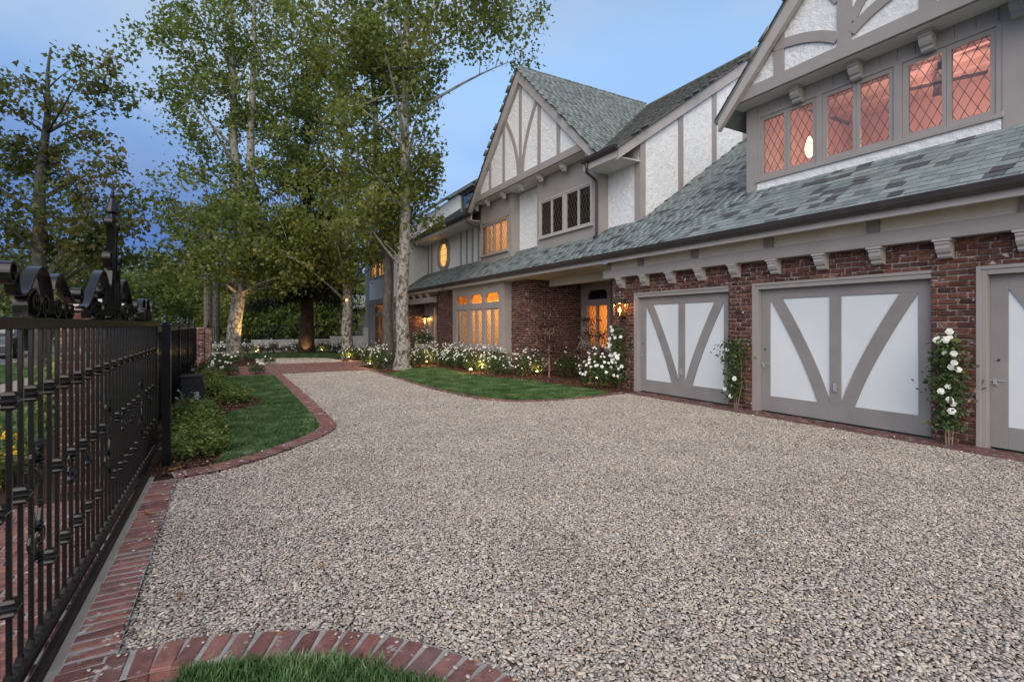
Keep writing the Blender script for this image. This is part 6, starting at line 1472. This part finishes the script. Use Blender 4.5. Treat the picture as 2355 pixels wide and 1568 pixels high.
# ================================================================== NEIGHBOUR, CAR, SMALL THINGS
nx, ny = at(808, 47); nh = thing('neighbour_house', (nx, ny, 0), 'low tan house with a pale roof glimpsed beyond the far wall', 'house')
nb = MB(); nb.box(nx-3.5, nx+3.5, ny, ny+6, 0, 3.0); nb.build('wall', 'tan_wall', nh)
MB().prism([(nx-4.2, 3.02), (nx+4.2, 3.02), (nx+2.5, 4.3), (nx-2.5, 4.3)], 'y', ny-.6, ny+6.5).build('roof', 'white_wall', nh)
for q in (-2.2, -.4, 1.6):
    o = B(nx+q, nx+q+1, ny-.06, ny-.01, .9, 2.3).build('window', 'black_box', nh); B(nx+q-.08, nx+q+1.08, ny-.09, ny-.061, .82, .9).build('sill', 'white_wall', o)
car = thing('moving_car', (-9.6, 33, 0), 'dark car with lit headlamps on the street behind the gate', 'car')  # moving car; its headlamps stand in for a passing streak of light
cx0 = -9.6; cb = MB(); prof = [(31.0, .25), (35.3, .25), (35.4, .75), (35.2, .92), (34.6, .98), (34.0, 1.42), (32.9, 1.45), (32.2, .98), (31.2, .86), (30.95, .6)]
cb.prism(prof, 'x', cx0-.85, cx0+.85); cb.build('body', 'car_paint', car, bevel=.05)
B(cx0-.70, cx0+.70, 32.25, 32.27, 1.02, 1.36).build('windscreen', 'glass_dark', car).rotation_euler = (0, 0, 0)
for sx in (-1, 1):
    for yy in (31.8, 34.5):
        wq = put('wheel', MB().lathe((0, 0, 0), [(.2, 0), (.31, .02), (.33, .06), (.33, .16), (.31, .2), (.2, .22)], 18).mesh('wheel', 'tyre'), car, (cx0+sx*.86-(.11), yy, .33), (0, R(90), 0)); put('rim', MB().lathe((0, 0, -.01), [(.05, 0), (.2, .005), (.2, .24), (.05, .245)], 12).mesh('rim', 'grey_metal'), wq)
    MB().lathe((0, 0, 0), [(.13, 0), (.12, .03), (.06, .06), (.01, .07)], 12).build('headlamp', 'car_lamp', car).matrix_world = Matrix.Translation((cx0+sx*.6, 30.97, .66)) @ Euler((R(90), 0, 0)).to_matrix().to_4x4()
    B(cx0+sx*.851-.004, cx0+sx*.851+.004, 32.6, 33.9, 1.0, 1.36).build('side_window', 'glass_dark', car)
fl = [(-.57, 4.9, .04, 'curled brown leaf lying on the brick threshold'), (-.50, 6.35, .02, 'dry tan leaf on the mulch by the gate post'), (-.24, 3.35, .02, 'small orange leaf on the gravel near the brick threshold')]
for k, (x, y, z, lb_) in enumerate(fl):
    mb = MB(); s_ = .06 if k < 2 else .025
    for i in range(5):
        q = i/4; w_ = s_*(.1+1.2*q*(1-q)*1.6); mb.v += [(-w_*.5, (q-.5)*s_*2, .012*math.cos(q*5)+.014), (0, (q-.5)*s_*2, .012*math.cos(q*5)), (w_*.5, (q-.5)*s_*2, .012*math.cos(q*5)+.016)]
    for i in range(4): a = 3*i; mb.f += [(a, a+1, a+4, a+3), (a+1, a+2, a+5, a+4)]
    o = put('fallen_leaf', mb.mesh('fallen_leaf', 'fallen'), None, (x, y, z), (0, 0, k*1.1+.4)); tag(o, lb_, 'leaf')
